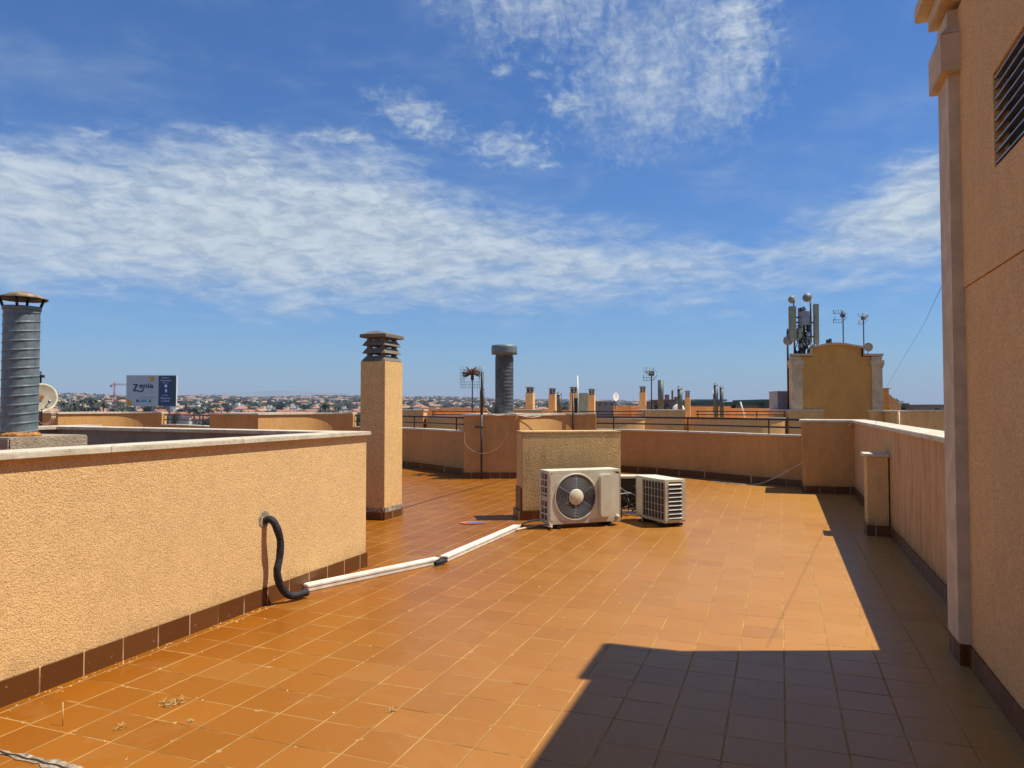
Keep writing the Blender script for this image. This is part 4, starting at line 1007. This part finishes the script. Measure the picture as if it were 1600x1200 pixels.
dish('tiny white dish beside the paired flues', 1116, 612, 41, .14, face=.6, m='dish_w', arm=False, pole=645)
p = at(1098, 41, 0)
b = MB(); b.tube([(0, 0, .0), (0, 0, zy(636, 41))], .02, 6); b.lathe([(0, .3), (.9, .0)], (0, 0, zy(641, 41)), 20, capped=False); 
p = at(1060, 43, zy(640, 43)); b = MB(); b.lathe([(0, .0), (.34, .10), (.36, .0)], (0, 0, 0), 18, capped=False); b.xform(Matrix.Rotation(1.1, 4, 'X')); tag(b.build('satellite_dish', M['dish_w'], loc=p), 'white dish half hidden behind the wall left of the capped flue', 'satellite dish')
p = at(1166, 42, 0); b = MB(); b.tube([(0, 0, .6), (-.35, 0, zy(628, 42))], .045, 6); tag(b.build('leaning_pole', M['dish_w'], loc=p, rotz=YAW), 'white pole leaning on the roofs left of the grey cabinet', 'pole')

# dark green roofed buildings and brick tower further right
def bigbox(name, label, px0, px1, d, y0, m, roof, dep=14, rh=.25, gz=-16):
    p = at(px0, d, gz); wd = (px1 - px0) / F * d; hh = zy(y0, d) - gz
    t = thing(name, label, 'building', p, YAW)
    b = MB(); b.box(0, wd, 0, dep, 0, hh - rh * d / F * 10); b.build('wall', M[m], t)
    b = MB(); b.box(-.4, wd + .4, -.5, dep + .5, hh - rh * d / F * 10 + .003, hh); b.build('roof', M[roof], t)
    n = max(2, int(wd / 2.4))
    for i in range(n):
        x = wd * (i + .5) / n; b = MB(); b.box(x - .5, x + .5, -.04, -.005, hh - rh * d / F * 10 - 1.5, hh - rh * d / F * 10 - .5); b.build('window', M['winds'], t)
    return t
bigbox('hangar_building', 'long building with dark green roof behind the paired flues', 1081, 1143, 110, 628, 'brown_w', 'green_roof', rh=.5)
bigbox('hangar_building', 'building with pale green roof just above the dark green one', 1088, 1131, 130, 624, 'green_pale', 'green_pale', rh=.3)
bigbox('hangar_building', 'long building with dark green roof left of the grey cabinet', 1150, 1240, 110, 628, 'brown_w', 'green_roof', rh=.5)
bigbox('hangar_building', 'taller green roofed end beside the grey cabinet', 1195, 1222, 108, 624, 'green_roof', 'green_roof', rh=.5)
bigbox('brick_building', 'reddish brick block with roof plant left of the capped flue', 1036, 1058, 160, 624, 'brick', 'roof_r', rh=.15)
bigbox('brick_building', 'lower brown brick block behind the tall plain flue', 1022, 1040, 150, 627, 'brick', 'brick', rh=.15)
bigbox('distant_building', 'small greenish building on the skyline right of the pediment tower', 1396, 1416, 160, 630, 'green_pale', 'green_roof', rh=.3)
bigbox('distant_building', 'low brown building at the skyline beside the stair tower pilaster', 1455, 1490, 150, 632, 'brown_w', 'brown_w', rh=.2)
bigbox('distant_building', 'low flat dark building in front of the sea', 1412, 1430, 170, 634, 'brown_w', 'green_roof', rh=.2)
q = at(1040, 161, zy(625, 161)); b = MB(); b.box(0, .8, 0, 1, 0, 1.2); b.box(1.4, 1.7, 0, .5, 0, 2.2); b.box(2.0, 3.0, 0, .6, 0, .7)
tag(b.build('roof_plant', M['brick'], loc=q, rotz=YAW), 'small equipment on top of the reddish brick block', 'roof plant')
p = at(945, 300, 0)
t = bigbox('warehouse', 'long dark warehouse under the white round dish', 905, 960, 300, 627, 'brown_w', 'steel', dep=30, rh=.1)

# ------------------------------------------------------------------ land, sea
def sm(a, b, x): t = max(0, min(1, (x - a) / (b - a))); return t * t * (3 - 2 * t)
def land(x, y):
    d = -x * sin(YAW) + y * cos(YAW); xc = x * cos(YAW) + y * sin(YAW); r = math.hypot(x, y)
    px = 800 + F * xc / max(d, 1) if d > 0 else (3000 if xc > 0 else -2000)
    k = 1 - sm(520, 1250, px)          # rise fades out towards the sea on the right
    rise = 6 * sm(120, 420, r) + 11 * sm(380, 1100, r) + 29 * sm(900, 2700, r)
    kk = .52 + .48 * k if px < 1050 else .52 * (1 - sm(1050, 1330, px))
    z = -15 + rise * kk * (1 + .03 * sin(px * .013) + .05 * sin(px * .031 + r * .002))
    if px > 1330: z -= 18 * sm(300, 900, r) * sm(1330, 1420, px)
    return z
b = MB(); na, rs = 180, [12, 60, 120, 200, 280, 360, 440, 540, 660, 800, 960, 1150, 1400, 1700, 2000, 2300, 2600, 2800, 3200, 4000, 6000]
for r in rs:
    for i in range(na):
        a = 2 * pi * i / na; x, y = r * cos(a), r * sin(a); b.v.append((x, y, land(x, y)))
b.v.append((0, 0, -15)); ctr = len(b.v) - 1
for i in range(na): b.f.append([ctr, i, (i + 1) % na]); b.mi.append(0); b.sm.append(True)
for j in range(len(rs) - 1):
    for i in range(na): b.f.append([j * na + i, j * na + (i + 1) % na, (j + 1) * na + (i + 1) % na, (j + 1) * na + i]); b.mi.append(0); b.sm.append(True)
tag(b.build('ground', M['ground']), kind='structure')
b = MB(); b.add([(45000 * cos(i / 64 * 2 * pi), 45000 * sin(i / 64 * 2 * pi), -24) for i in range(64)], [tuple(range(64))]); tag(b.build('sea', M['sea']), kind='structure')
b = MB(); random.seed(6); vs = []; n = 60
for i in range(n + 1):
    px = 200 + 800 * i / n; f = i / n
    hpx = 634 - (14 + 9 * math.exp(-((px - 430) / 60) ** 2) + 5 * math.exp(-((px - 330) / 50) ** 2) + 6 * math.exp(-((px - 520) / 45) ** 2) + random.random() * 1.2) * (sm(0, .12, f) * (1 - sm(.6, 1, f))) * .98
    dd = 9000
    a = at(px, dd - 700, -20); c = at(px, dd, zy(hpx, dd)); e = at(px, dd + 900, -20); vs += [tuple(a), tuple(c), tuple(e)]
b.smooth = True; b.add(vs, [f_ for i in range(n) for f_ in ((3 * i, 3 * i + 3, 3 * i + 4, 3 * i + 1), (3 * i + 1, 3 * i + 4, 3 * i + 5, 3 * i + 2))]); tag(b.build('hills', M['hill']), kind='structure')

# ------------------------------------------------------------------ town
def house_mesh(k):
    "small villas: body with window openings, hip or gable roof or flat roof"
    rnd = random.Random(k); wx, wy, hh = rnd.uniform(8, 13), rnd.uniform(7, 9), rnd.choice((3.4, 6, 6.2)); bm_ = MB(); rf = MB()
    bm_.box(-wx / 2, wx / 2, -wy / 2, wy / 2, -2, hh)
    bm_.cur = 1
    for fl_ in range(2 if hh > 5 else 1):
        for i in range(3):
            x = -wx / 2 + wx * (i + .5) / 3
            if rnd.random() < .85: bm_.box(x - .6, x + .6, -wy / 2 - .05, -wy / 2 - .01, .9 + fl_ * 2.9, 2.3 + fl_ * 2.9)
        bm_.box(wx / 2 + .01, wx / 2 + .05, -1, .4, .9 + fl_ * 2.9, 2.3 + fl_ * 2.9)
    typ = k % 4; o = .5; rh = wy * .24
    if typ == 0:
        rf.add([(-wx / 2 - o, -wy / 2 - o, hh), (wx / 2 + o, -wy / 2 - o, hh), (wx / 2 + o, wy / 2 + o, hh), (-wx / 2 - o, wy / 2 + o, hh), (-wx / 2 + wy * .4, 0, hh + rh), (wx / 2 - wy * .4, 0, hh + rh)],
               [(0, 1, 5, 4), (1, 2, 5), (2, 3, 4, 5), (3, 0, 4), (3, 2, 1, 0)])
    elif typ in (1, 3):
        rf.add([(-wx / 2 - o, -wy / 2 - o, hh), (wx / 2 + o, -wy / 2 - o, hh), (wx / 2 + o, wy / 2 + o, hh), (-wx / 2 - o, wy / 2 + o, hh), (-wx / 2 - o, 0, hh + rh), (wx / 2 + o, 0, hh + rh)],
               [(0, 1, 5, 4), (1, 2, 5), (2, 3, 4, 5), (3, 0, 4), (3, 2, 1, 0)])
        rf.box(wx * .2, wx * .2 + .7, .6, 1.3, hh, hh + rh + .7)
    else:
        rf.box(-wx / 2 - .15, wx / 2 + .15, -wy / 2 - .15, wy / 2 + .15, hh, hh + .5); rf.box(-1.5, 1.8, -1.5, 2, hh + .5, hh + 2.4)
    return bm_, rf
kinds = [('white', 'roof_t'), ('cream', 'roof_t'), ('white', 'white'), ('peach', 'roof_t2'), ('cream', 'roof_t2'), ('white', 'roof_r'), ('cream', 'cream'), ('brown_w', 'roof_t'), ('white', 'roof_t2'), ('white', 'roof_t'), ('white', 'white'), ('cream', 'roof_r')]
names = {'white': 'white', 'cream': 'cream', 'peach': 'peach', 'brown_w': 'brown'}; rn = {'roof_t': 'orange tiled roof', 'roof_t2': 'brown tiled roof', 'roof_r': 'red tiled roof', 'white': 'flat white roof', 'cream': 'flat cream roof'}
proto = []
HG = 'houses of the town beyond the terrace'
spots = []
rnd = random.Random(12)
def free_px(px): return (75 < px < 200) or (270 < px < 572) or (622 < px < 1000)
dlist = []; d = 330.
while len(spots) < 300 and d < 1500:
    px = 60 + rnd.random() * 20
    while px < 1010:
        stepm = rnd.uniform(13, 26)
        if free_px(px) or d > 400: spots.append((px, d + rnd.uniform(-12, 12)))
        px += stepm / d * F
    d *= 1.085
spots = spots[:300]
for i, (px, d) in enumerate(spots):
    k = rnd.choice((0, 1, 3, 4, 5, 7, 8, 9, 11) if d < 520 else (0, 1, 2, 2, 4, 6, 8, 10, 10, 3, 9)); p = at(px, d); p.z = land(p.x, p.y)
    lab = 'distant %s house with %s in the town' % (names[kinds[k][0]], rn[kinds[k][1]])
    rz = YAW + rnd.choice((0, pi / 2)) + rnd.uniform(-.35, .35)
    ex = [q for q in proto if q[0] == k]
    if not ex:
        t = thing('house', lab, 'house', p, rz, HG); bm_, rf = house_mesh(k); bm_.build('wall', [M[kinds[k][0]], M['winds']], t); rf.build('roof', M[kinds[k][1]], t); proto.append((k, t))
    else: copy_tree(ex[0][1], p, rz, lab)
far = MB(); fm = [M['white_far'], M['cream'], M['roof_t'], M['roof_t2'], M['peach']]
rnd = random.Random(77)
d = spots[-1][1] + 30
d0far = d
while d < 2750:
    px = 40.
    while px < 1350:
        p = at(px, d + rnd.uniform(-20, 20)); g = land(p.x, p.y); s = rnd.uniform(5, 10); hh = rnd.uniform(3, 8); a = rnd.random() * 3
        if g > -20:
            st_ = len(far.v); far.cur = rnd.choice((0, 0, 1, 4)); far.box(-s, s, -s * .6, s * .6, -3, hh)
            if rnd.random() < .3: far.cur = rnd.choice((2, 3, 3)); far.frustum((-s - .4, s + .4, -s * .6 - .4, s * .6 + .4), (-s * .6, s * .6, -.2, .2), hh + .01, hh + 2)
            far.xform(Matrix.Translation(Vector((p.x, p.y, g))) @ Matrix.Rotation(a, 4, 'Z'), st_)
        px += rnd.uniform(16, 46) / d * F
    d += 45 + d * .02
tag(far.build('far_town', fm), kind='stuff')
# trees
def palm_mesh(k, hgt=9.):
    rnd = random.Random(k); tr = MB(); tr.tube([(0, 0, -1), (.15, 0, hgt * .5), (.3, .1, hgt)], [.28, .22, .2], 7)
    cr_ = MB()
    for i in range(30):
        a = i * 2.4 + rnd.random() * .4; e = rnd.uniform(-.5, 1.2); L = rnd.uniform(2.2, 3.0); P = []
        for q in range(6):
            f = q / 5; P.append(Vector((.3 + cos(a) * L * f * cos(e * .6), .1 + sin(a) * L * f * cos(e * .6), hgt + L * f * sin(e) * .8 - 1.9 * f * f)))
        sd_ = Vector((-sin(a), cos(a), 0))
        vs = []
        for q, p_ in enumerate(P):
            ww = .34 * sin(pi * (.12 + .86 * q / 5)); vs += [p_ + sd_ * ww - Vector((0, 0, ww * .6)), p_, p_ - sd_ * ww - Vector((0, 0, ww * .6))]
        cr_.add(vs, [f_ for q in range(5) for f_ in ((3 * q, 3 * q + 1, 3 * q + 4, 3 * q + 3), (3 * q + 1, 3 * q + 2, 3 * q + 5, 3 * q + 4))])
    return tr, cr_
def tree_mesh(k, hgt=6.):
    rnd = random.Random(k); tr = MB(); tr.tube([(0, 0, -1), (.1, 0, hgt * .35), (.2, .1, hgt * .7)], [.3, .2, .1], 6)
    for i in range(4): a = i * 1.7; tr.tube([(.1, 0, hgt * .35), (cos(a) * 1.4, sin(a) * 1.4, hgt * .65)], [.12, .05], 5)
    c = MB()
    for i in range(900):
        cl_ = rnd.randrange(9); a = cl_ * 2.4; cx, cy, cz = 1.7 * cos(a) * (cl_ / 9) ** .5, 1.7 * sin(a) * (cl_ / 9) ** .5, hgt * (.5 + .38 * ((cl_ * .37) % 1))
        v = Vector((rnd.gauss(0, 1), rnd.gauss(0, 1), rnd.gauss(0, .8))); v = v.normalized() * rnd.uniform(.4, 1.25) + Vector((cx, cy, cz))
        s = rnd.uniform(.16, .34); u1 = Vector((rnd.gauss(0, 1), rnd.gauss(0, 1), rnd.gauss(0, 1))).normalized() * s; u2 = u1.orthogonal().normalized() * s
        c.add([v - u1, v + u2, v + u1, v - u2], [(0, 1, 2, 3)])
    return tr, c
pp_ = []
for k in range(3):
    t = thing('palm_tree', 'distant palm tree', 'palm'); tr, c = palm_mesh(k, 8 + k * 1.5); tr.build('trunk', M['bark'], t); c.build('crown', M['palm'], t); pp_.append(t)
tt_ = []
for k in range(4):
    t = thing('tree', 'distant tree', 'tree'); tr, c = tree_mesh(k, 5 + k * .9); tr.build('trunk', M['bark'], t); c.build('crown', M['leaf' if k % 2 else 'leaf2'], t); tt_.append(t)
used = set()
def plant(lst, k, px, d, lab, grp, rz, sc_):
    p = at(px, d); p.z = land(p.x, p.y); o = lst[k]
    if (id(lst), k) in used: return copy_tree(o, p, rz, lab, grp, (sc_,) * 3)
    used.add((id(lst), k)); o.location = p; o.rotation_euler.z = rz; o.scale = (sc_,) * 3; tag(o, lab, None, grp)
rnd = random.Random(31)
PG = 'palm trees of the town'
palms = [(x, 290 + rnd.uniform(0, 60), 1.25) for x in (103, 117, 128, 137, 150, 163, 178, 100, 144, 191)] + [(305, 280, 1.25), (312, 300, 1.1), (338, 285, 1.25), (500, 270, 1.2), (508, 280, 1.2), (522, 290, 1.2), (540, 270, 1.25), (528, 300, 1.1), (545, 330, 1.2)]
palms += [(rnd.choice((rnd.uniform(80, 200), rnd.uniform(280, 570), rnd.uniform(630, 990))), rnd.uniform(380, 800), 1.1) for _ in range(36)]
for i, (px, d, s) in enumerate(palms):
    lab = 'palm of the row standing left of the billboard' if px < 200 and d < 352 else ('palm standing among the roofs just right of the billboard' if px < 400 and d < 352 else ('palm of the cluster left of the near chimney' if d < 340 else 'small far palm among the town roofs'))
    plant(pp_, i % 3, px, d, lab, PG, rnd.random() * 6, s * rnd.uniform(.9, 1.1))
TG = 'bushy trees of the town'
for i in range(290):
    px = rnd.uniform(60, 1010); d = rnd.uniform(230, 1100) if i > 60 else rnd.uniform(230, 420)
    plant(tt_, i % 4, px, d, 'dark bushy tree among the town roofs' if i % 2 else 'olive green bushy tree among the town roofs', TG, rnd.random() * 6, rnd.uniform(.9, 1.6))
ft = MB(); fmm = [M['leaf'], M['leaf2']]
for i in range(5200):
    px = rnd.uniform(40, 1330); d = 700 + 2050 * rnd.random(); p = at(px, d); g = land(p.x, p.y)
    if g < -20: continue
    s = rnd.uniform(2.5, 6.5); ft.cur = rnd.randrange(2)
    for q in range(7):
        c = Vector((p.x + rnd.gauss(0, s * .5), p.y + rnd.gauss(0, s * .5), g + s * rnd.uniform(.3, 1.2))); u1 = Vector((rnd.gauss(0, 1), rnd.gauss(0, 1), rnd.gauss(0, 1))).normalized() * s * .5; u2 = u1.orthogonal().normalized() * s * .5
        ft.add([c - u1, c + u2, c + u1, c - u2], [(0, 1, 2, 3)])
tag(ft.build('far_trees', fmm), kind='stuff')

# ------------------------------------------------------------------ billboard and crane
d = 150.; s = d / F
bp0 = at(198, d, zy(634.5, d)); bw_, bh_ = 77 * s, 47.5 * s
bb = thing('billboard', 'large billboard with dark blue lettering and an orange sun on pale grey', 'billboard', (bp0.x, bp0.y, bp0.z), YAW)
b = MB(); b.box(0, 49.5 * s, 0, .3, 0, bh_); b.build('pale_panel', M['board_w'], bb)
b = MB(); b.box(49.5 * s + .002, 70 * s, 0, .3, 0, bh_); b.build('navy_panel', M['board_n'], bb)
b = MB(); b.box(70 * s + .002, bw_, -.001, .3, 0, bh_); b.build('teal_panel', M['board_t'], bb)
b = MB(); b.box(-.1, bw_ + .1, -.05, .35, bh_ + .003, bh_ + .12); b.box(-.1, -.002, -.05, .35, 0, bh_); b.box(bw_ + .002, bw_ + .1, -.05, .35, 0, bh_); b.build('frame', M['dish_w'], bb)
for x in (.15, .5, .85):
    b = MB(); b.box(bw_ * x - .15, bw_ * x + .15, .35, .65, -12 + 0, bh_ * .9); b.build('leg', M['steel'], bb)
def disc(cx, cz, rx, rz, m, y=-.03, a0=0, a1=2 * pi, name='sun_mark'):
    P = [(cx + rx * cos(a0 + (a1 - a0) * k / 24), cz + rz * sin(a0 + (a1 - a0) * k / 24)) for k in range(25 if a1 - a0 < 6.2 else 24)]
    if a1 - a0 < 6.2 and not abs((a1 - a0) - pi) < .01: P.append((cx, cz))
    b = MB(); b.xprism(P, y, -.004); return b.build(name, M[m], bb)
bx = lambda px: (px - 198) * s
bz = lambda py: (634.5 - py) * s
disc(bx(237), bz(588.5), 4.3 * s, 8 * s, 'print_or', a0=pi, a1=2 * pi)
disc(bx(198.4), bz(633.5), 8.5 * s, 10 * s, 'print_or', a0=0, a1=pi / 2)
def text(body, cx, cz, hgt, m, bold=0., name='lettering', width=None):
    cu = bpy.data.curves.new('txt', 'FONT'); cu.body = body; cu.size = 1; cu.align_x = 'CENTER'; cu.extrude = .0; cu.offset = bold
    o = bpy.data.objects.new('txt', cu); C.objects.link(o)
    dg = bpy.context.evaluated_depsgraph_get(); me = bpy.data.meshes.new_from_object(o.evaluated_get(dg)); bpy.data.objects.remove(o)
    xs = [v.co.x for v in me.vertices]; ys = [v.co.y for v in me.vertices]
    k = hgt / (max(ys) - min(ys)); kx = width / (max(xs) - min(xs)) if width else k; mx = (max(xs) + min(xs)) / 2; my = (max(ys) + min(ys)) / 2
    for v in me.vertices: v.co = Vector(((v.co.x - mx) * kx, -.035, (v.co.y - my) * k))
    me.materials.clear(); me.materials.append(M[m])
    q = bpy.data.objects.new(name, me); C.objects.link(q); q.parent = bb; q.location = (cx, 0, cz); return q
text('enia', bx(228.5), bz(602.6), 8.2 * s, 'print_navy', .025, width=22.5 * s)
b = MB(); b.xprism([(bx(208), bz(600)), (bx(215), bz(600)), (bx(215), bz(602)), (bx(211), bz(609.5)), (bx(214.5), bz(609)), (bx(219), bz(611.3)), (bx(222), bz(610.5)), (bx(223.3), bz(607)), (bx(225.2), bz(607)), (bx(223.8), bz(611.5)), (bx(220), bz(613.4)), (bx(216), bz(612.2)), (bx(213.5), bz(611)), (bx(208), bz(612)), (bx(208), bz(610)), (bx(211.8), bz(602)), (bx(208), bz(602))], -.035, -.004)
b.build('lettering', M['print_navy'], bb)
text('DESCUBRE', bx(225), bz(620.8), 1.2 * s, 'print_navy', width=9 * s) if False else None
text('Alcampo', bx(225), bz(620.8), 1.7 * s, 'print_red', width=10 * s); text('Primark', bx(237), bz(620.8), 1.7 * s, 'print_red', width=8 * s)
b = MB(); b.box(bx(213), bx(214.2), -.03, -.004, bz(628.5), bz(624)); b.box(bx(216.6), bx(217.8), -.03, -.004, bz(628.5), bz(624)); b.box(bx(214.8), bx(216), -.03, -.004, bz(628), bz(624.6)); b.build('logo', M['print_navy'], bb)
b = MB(); b.box(bx(220), bx(229.5), -.03, -.004, bz(628.2), bz(624.2)); b.build('logo', M['print_bl'], bb)
b = MB(); b.xprism([(bx(232), bz(628.5)), (bx(237), bz(628.5)), (bx(234.5), bz(623))], -.03, -.004); b.build('logo', M['print_gr'], bb)
for body, px, py, hp_, wp in (('Centro', 258, 590, 2.6, 11), ('Comercial', 258.5, 594.4, 2.6, 16), ('LA 3', 258.5, 598, 1.8, 8), ('5 min', 258, 617.5, 2.0, 9), ('Villamartin', 258.5, 622, 2.8, 16), ('La Zenia', 258.5, 626.3, 2.6, 13)):
    text(body, bx(px), bz(py), hp_ * s, 'print_wh', .01, width=wp * s)
disc(bx(259), bz(603), 2.3 * s, 2.6 * s, 'print_wh', name='emblem'); disc(bx(259.4), bz(610.5), 1.8 * s, 2.6 * s, 'print_wh', name='emblem')
d = 520.; s = d / F; p = at(179, d); p.z = land(p.x, p.y)
ck = thing('tower_crane', 'red tower crane in the distance left of the billboard', 'crane', p, YAW)
b = MB(); zt = zy(598, d) - p.z
for x in (-.5, .5):
    for y in (-.5, .5): b.tube([(x, y, 0), (x, y, zt - 2)], .12, 4)
for k in range(20): z = zt / 20 * k; b.tube([(-.5, -.5, z), (.5, -.5, z + zt / 20)], .08, 4); b.tube([(.5, .5, z), (-.5, .5, z + zt / 20)], .08, 4)
b.tube([(0, 0, zt - 3), (0, 0, zt + 1.5)], .3, 4); b.build('tower', M['crane'], ck)
b = MB(); zj = zy(601.5, d) - p.z
b.tube([(-6 * s, 0, zj), (40 * s, 0, zj)], .16, 4); b.tube([(-5 * s, 0, zj + .9), (38 * s, 0, zj + .9)], .10, 4)
for k in range(22): b.tube([(-5 * s + k * 2 * s, 0, zj), (-4 * s + k * 2 * s, 0, zj + .9)], .08, 4)
b.build('jib', M['crane'], ck)
b = MB(); b.box(-6.5 * s, -4 * s, -.6, .6, zj - 1.6, zj); b.build('counterweight', M['concrete'], ck)

# ------------------------------------------------------------------ air
HAZE = True
if HAZE:
    m = bpy.data.materials.new('haze'); m.use_nodes = True; m.node_tree.nodes.clear()
    v = m.node_tree.nodes.new('ShaderNodeVolumePrincipled'); o_ = m.node_tree.nodes.new('ShaderNodeOutputMaterial'); m.node_tree.links.new(v.outputs[0], o_.inputs['Volume'])
    v.inputs['Color'].default_value = (.62, .76, .95, 1); v.inputs['Density'].default_value = .00017; v.inputs['Anisotropy'].default_value = 0.
    hb = MB(); hb.box(-46000, 46000, -46000, 46000, -40, 300); tag(hb.build('haze', m), kind='stuff')
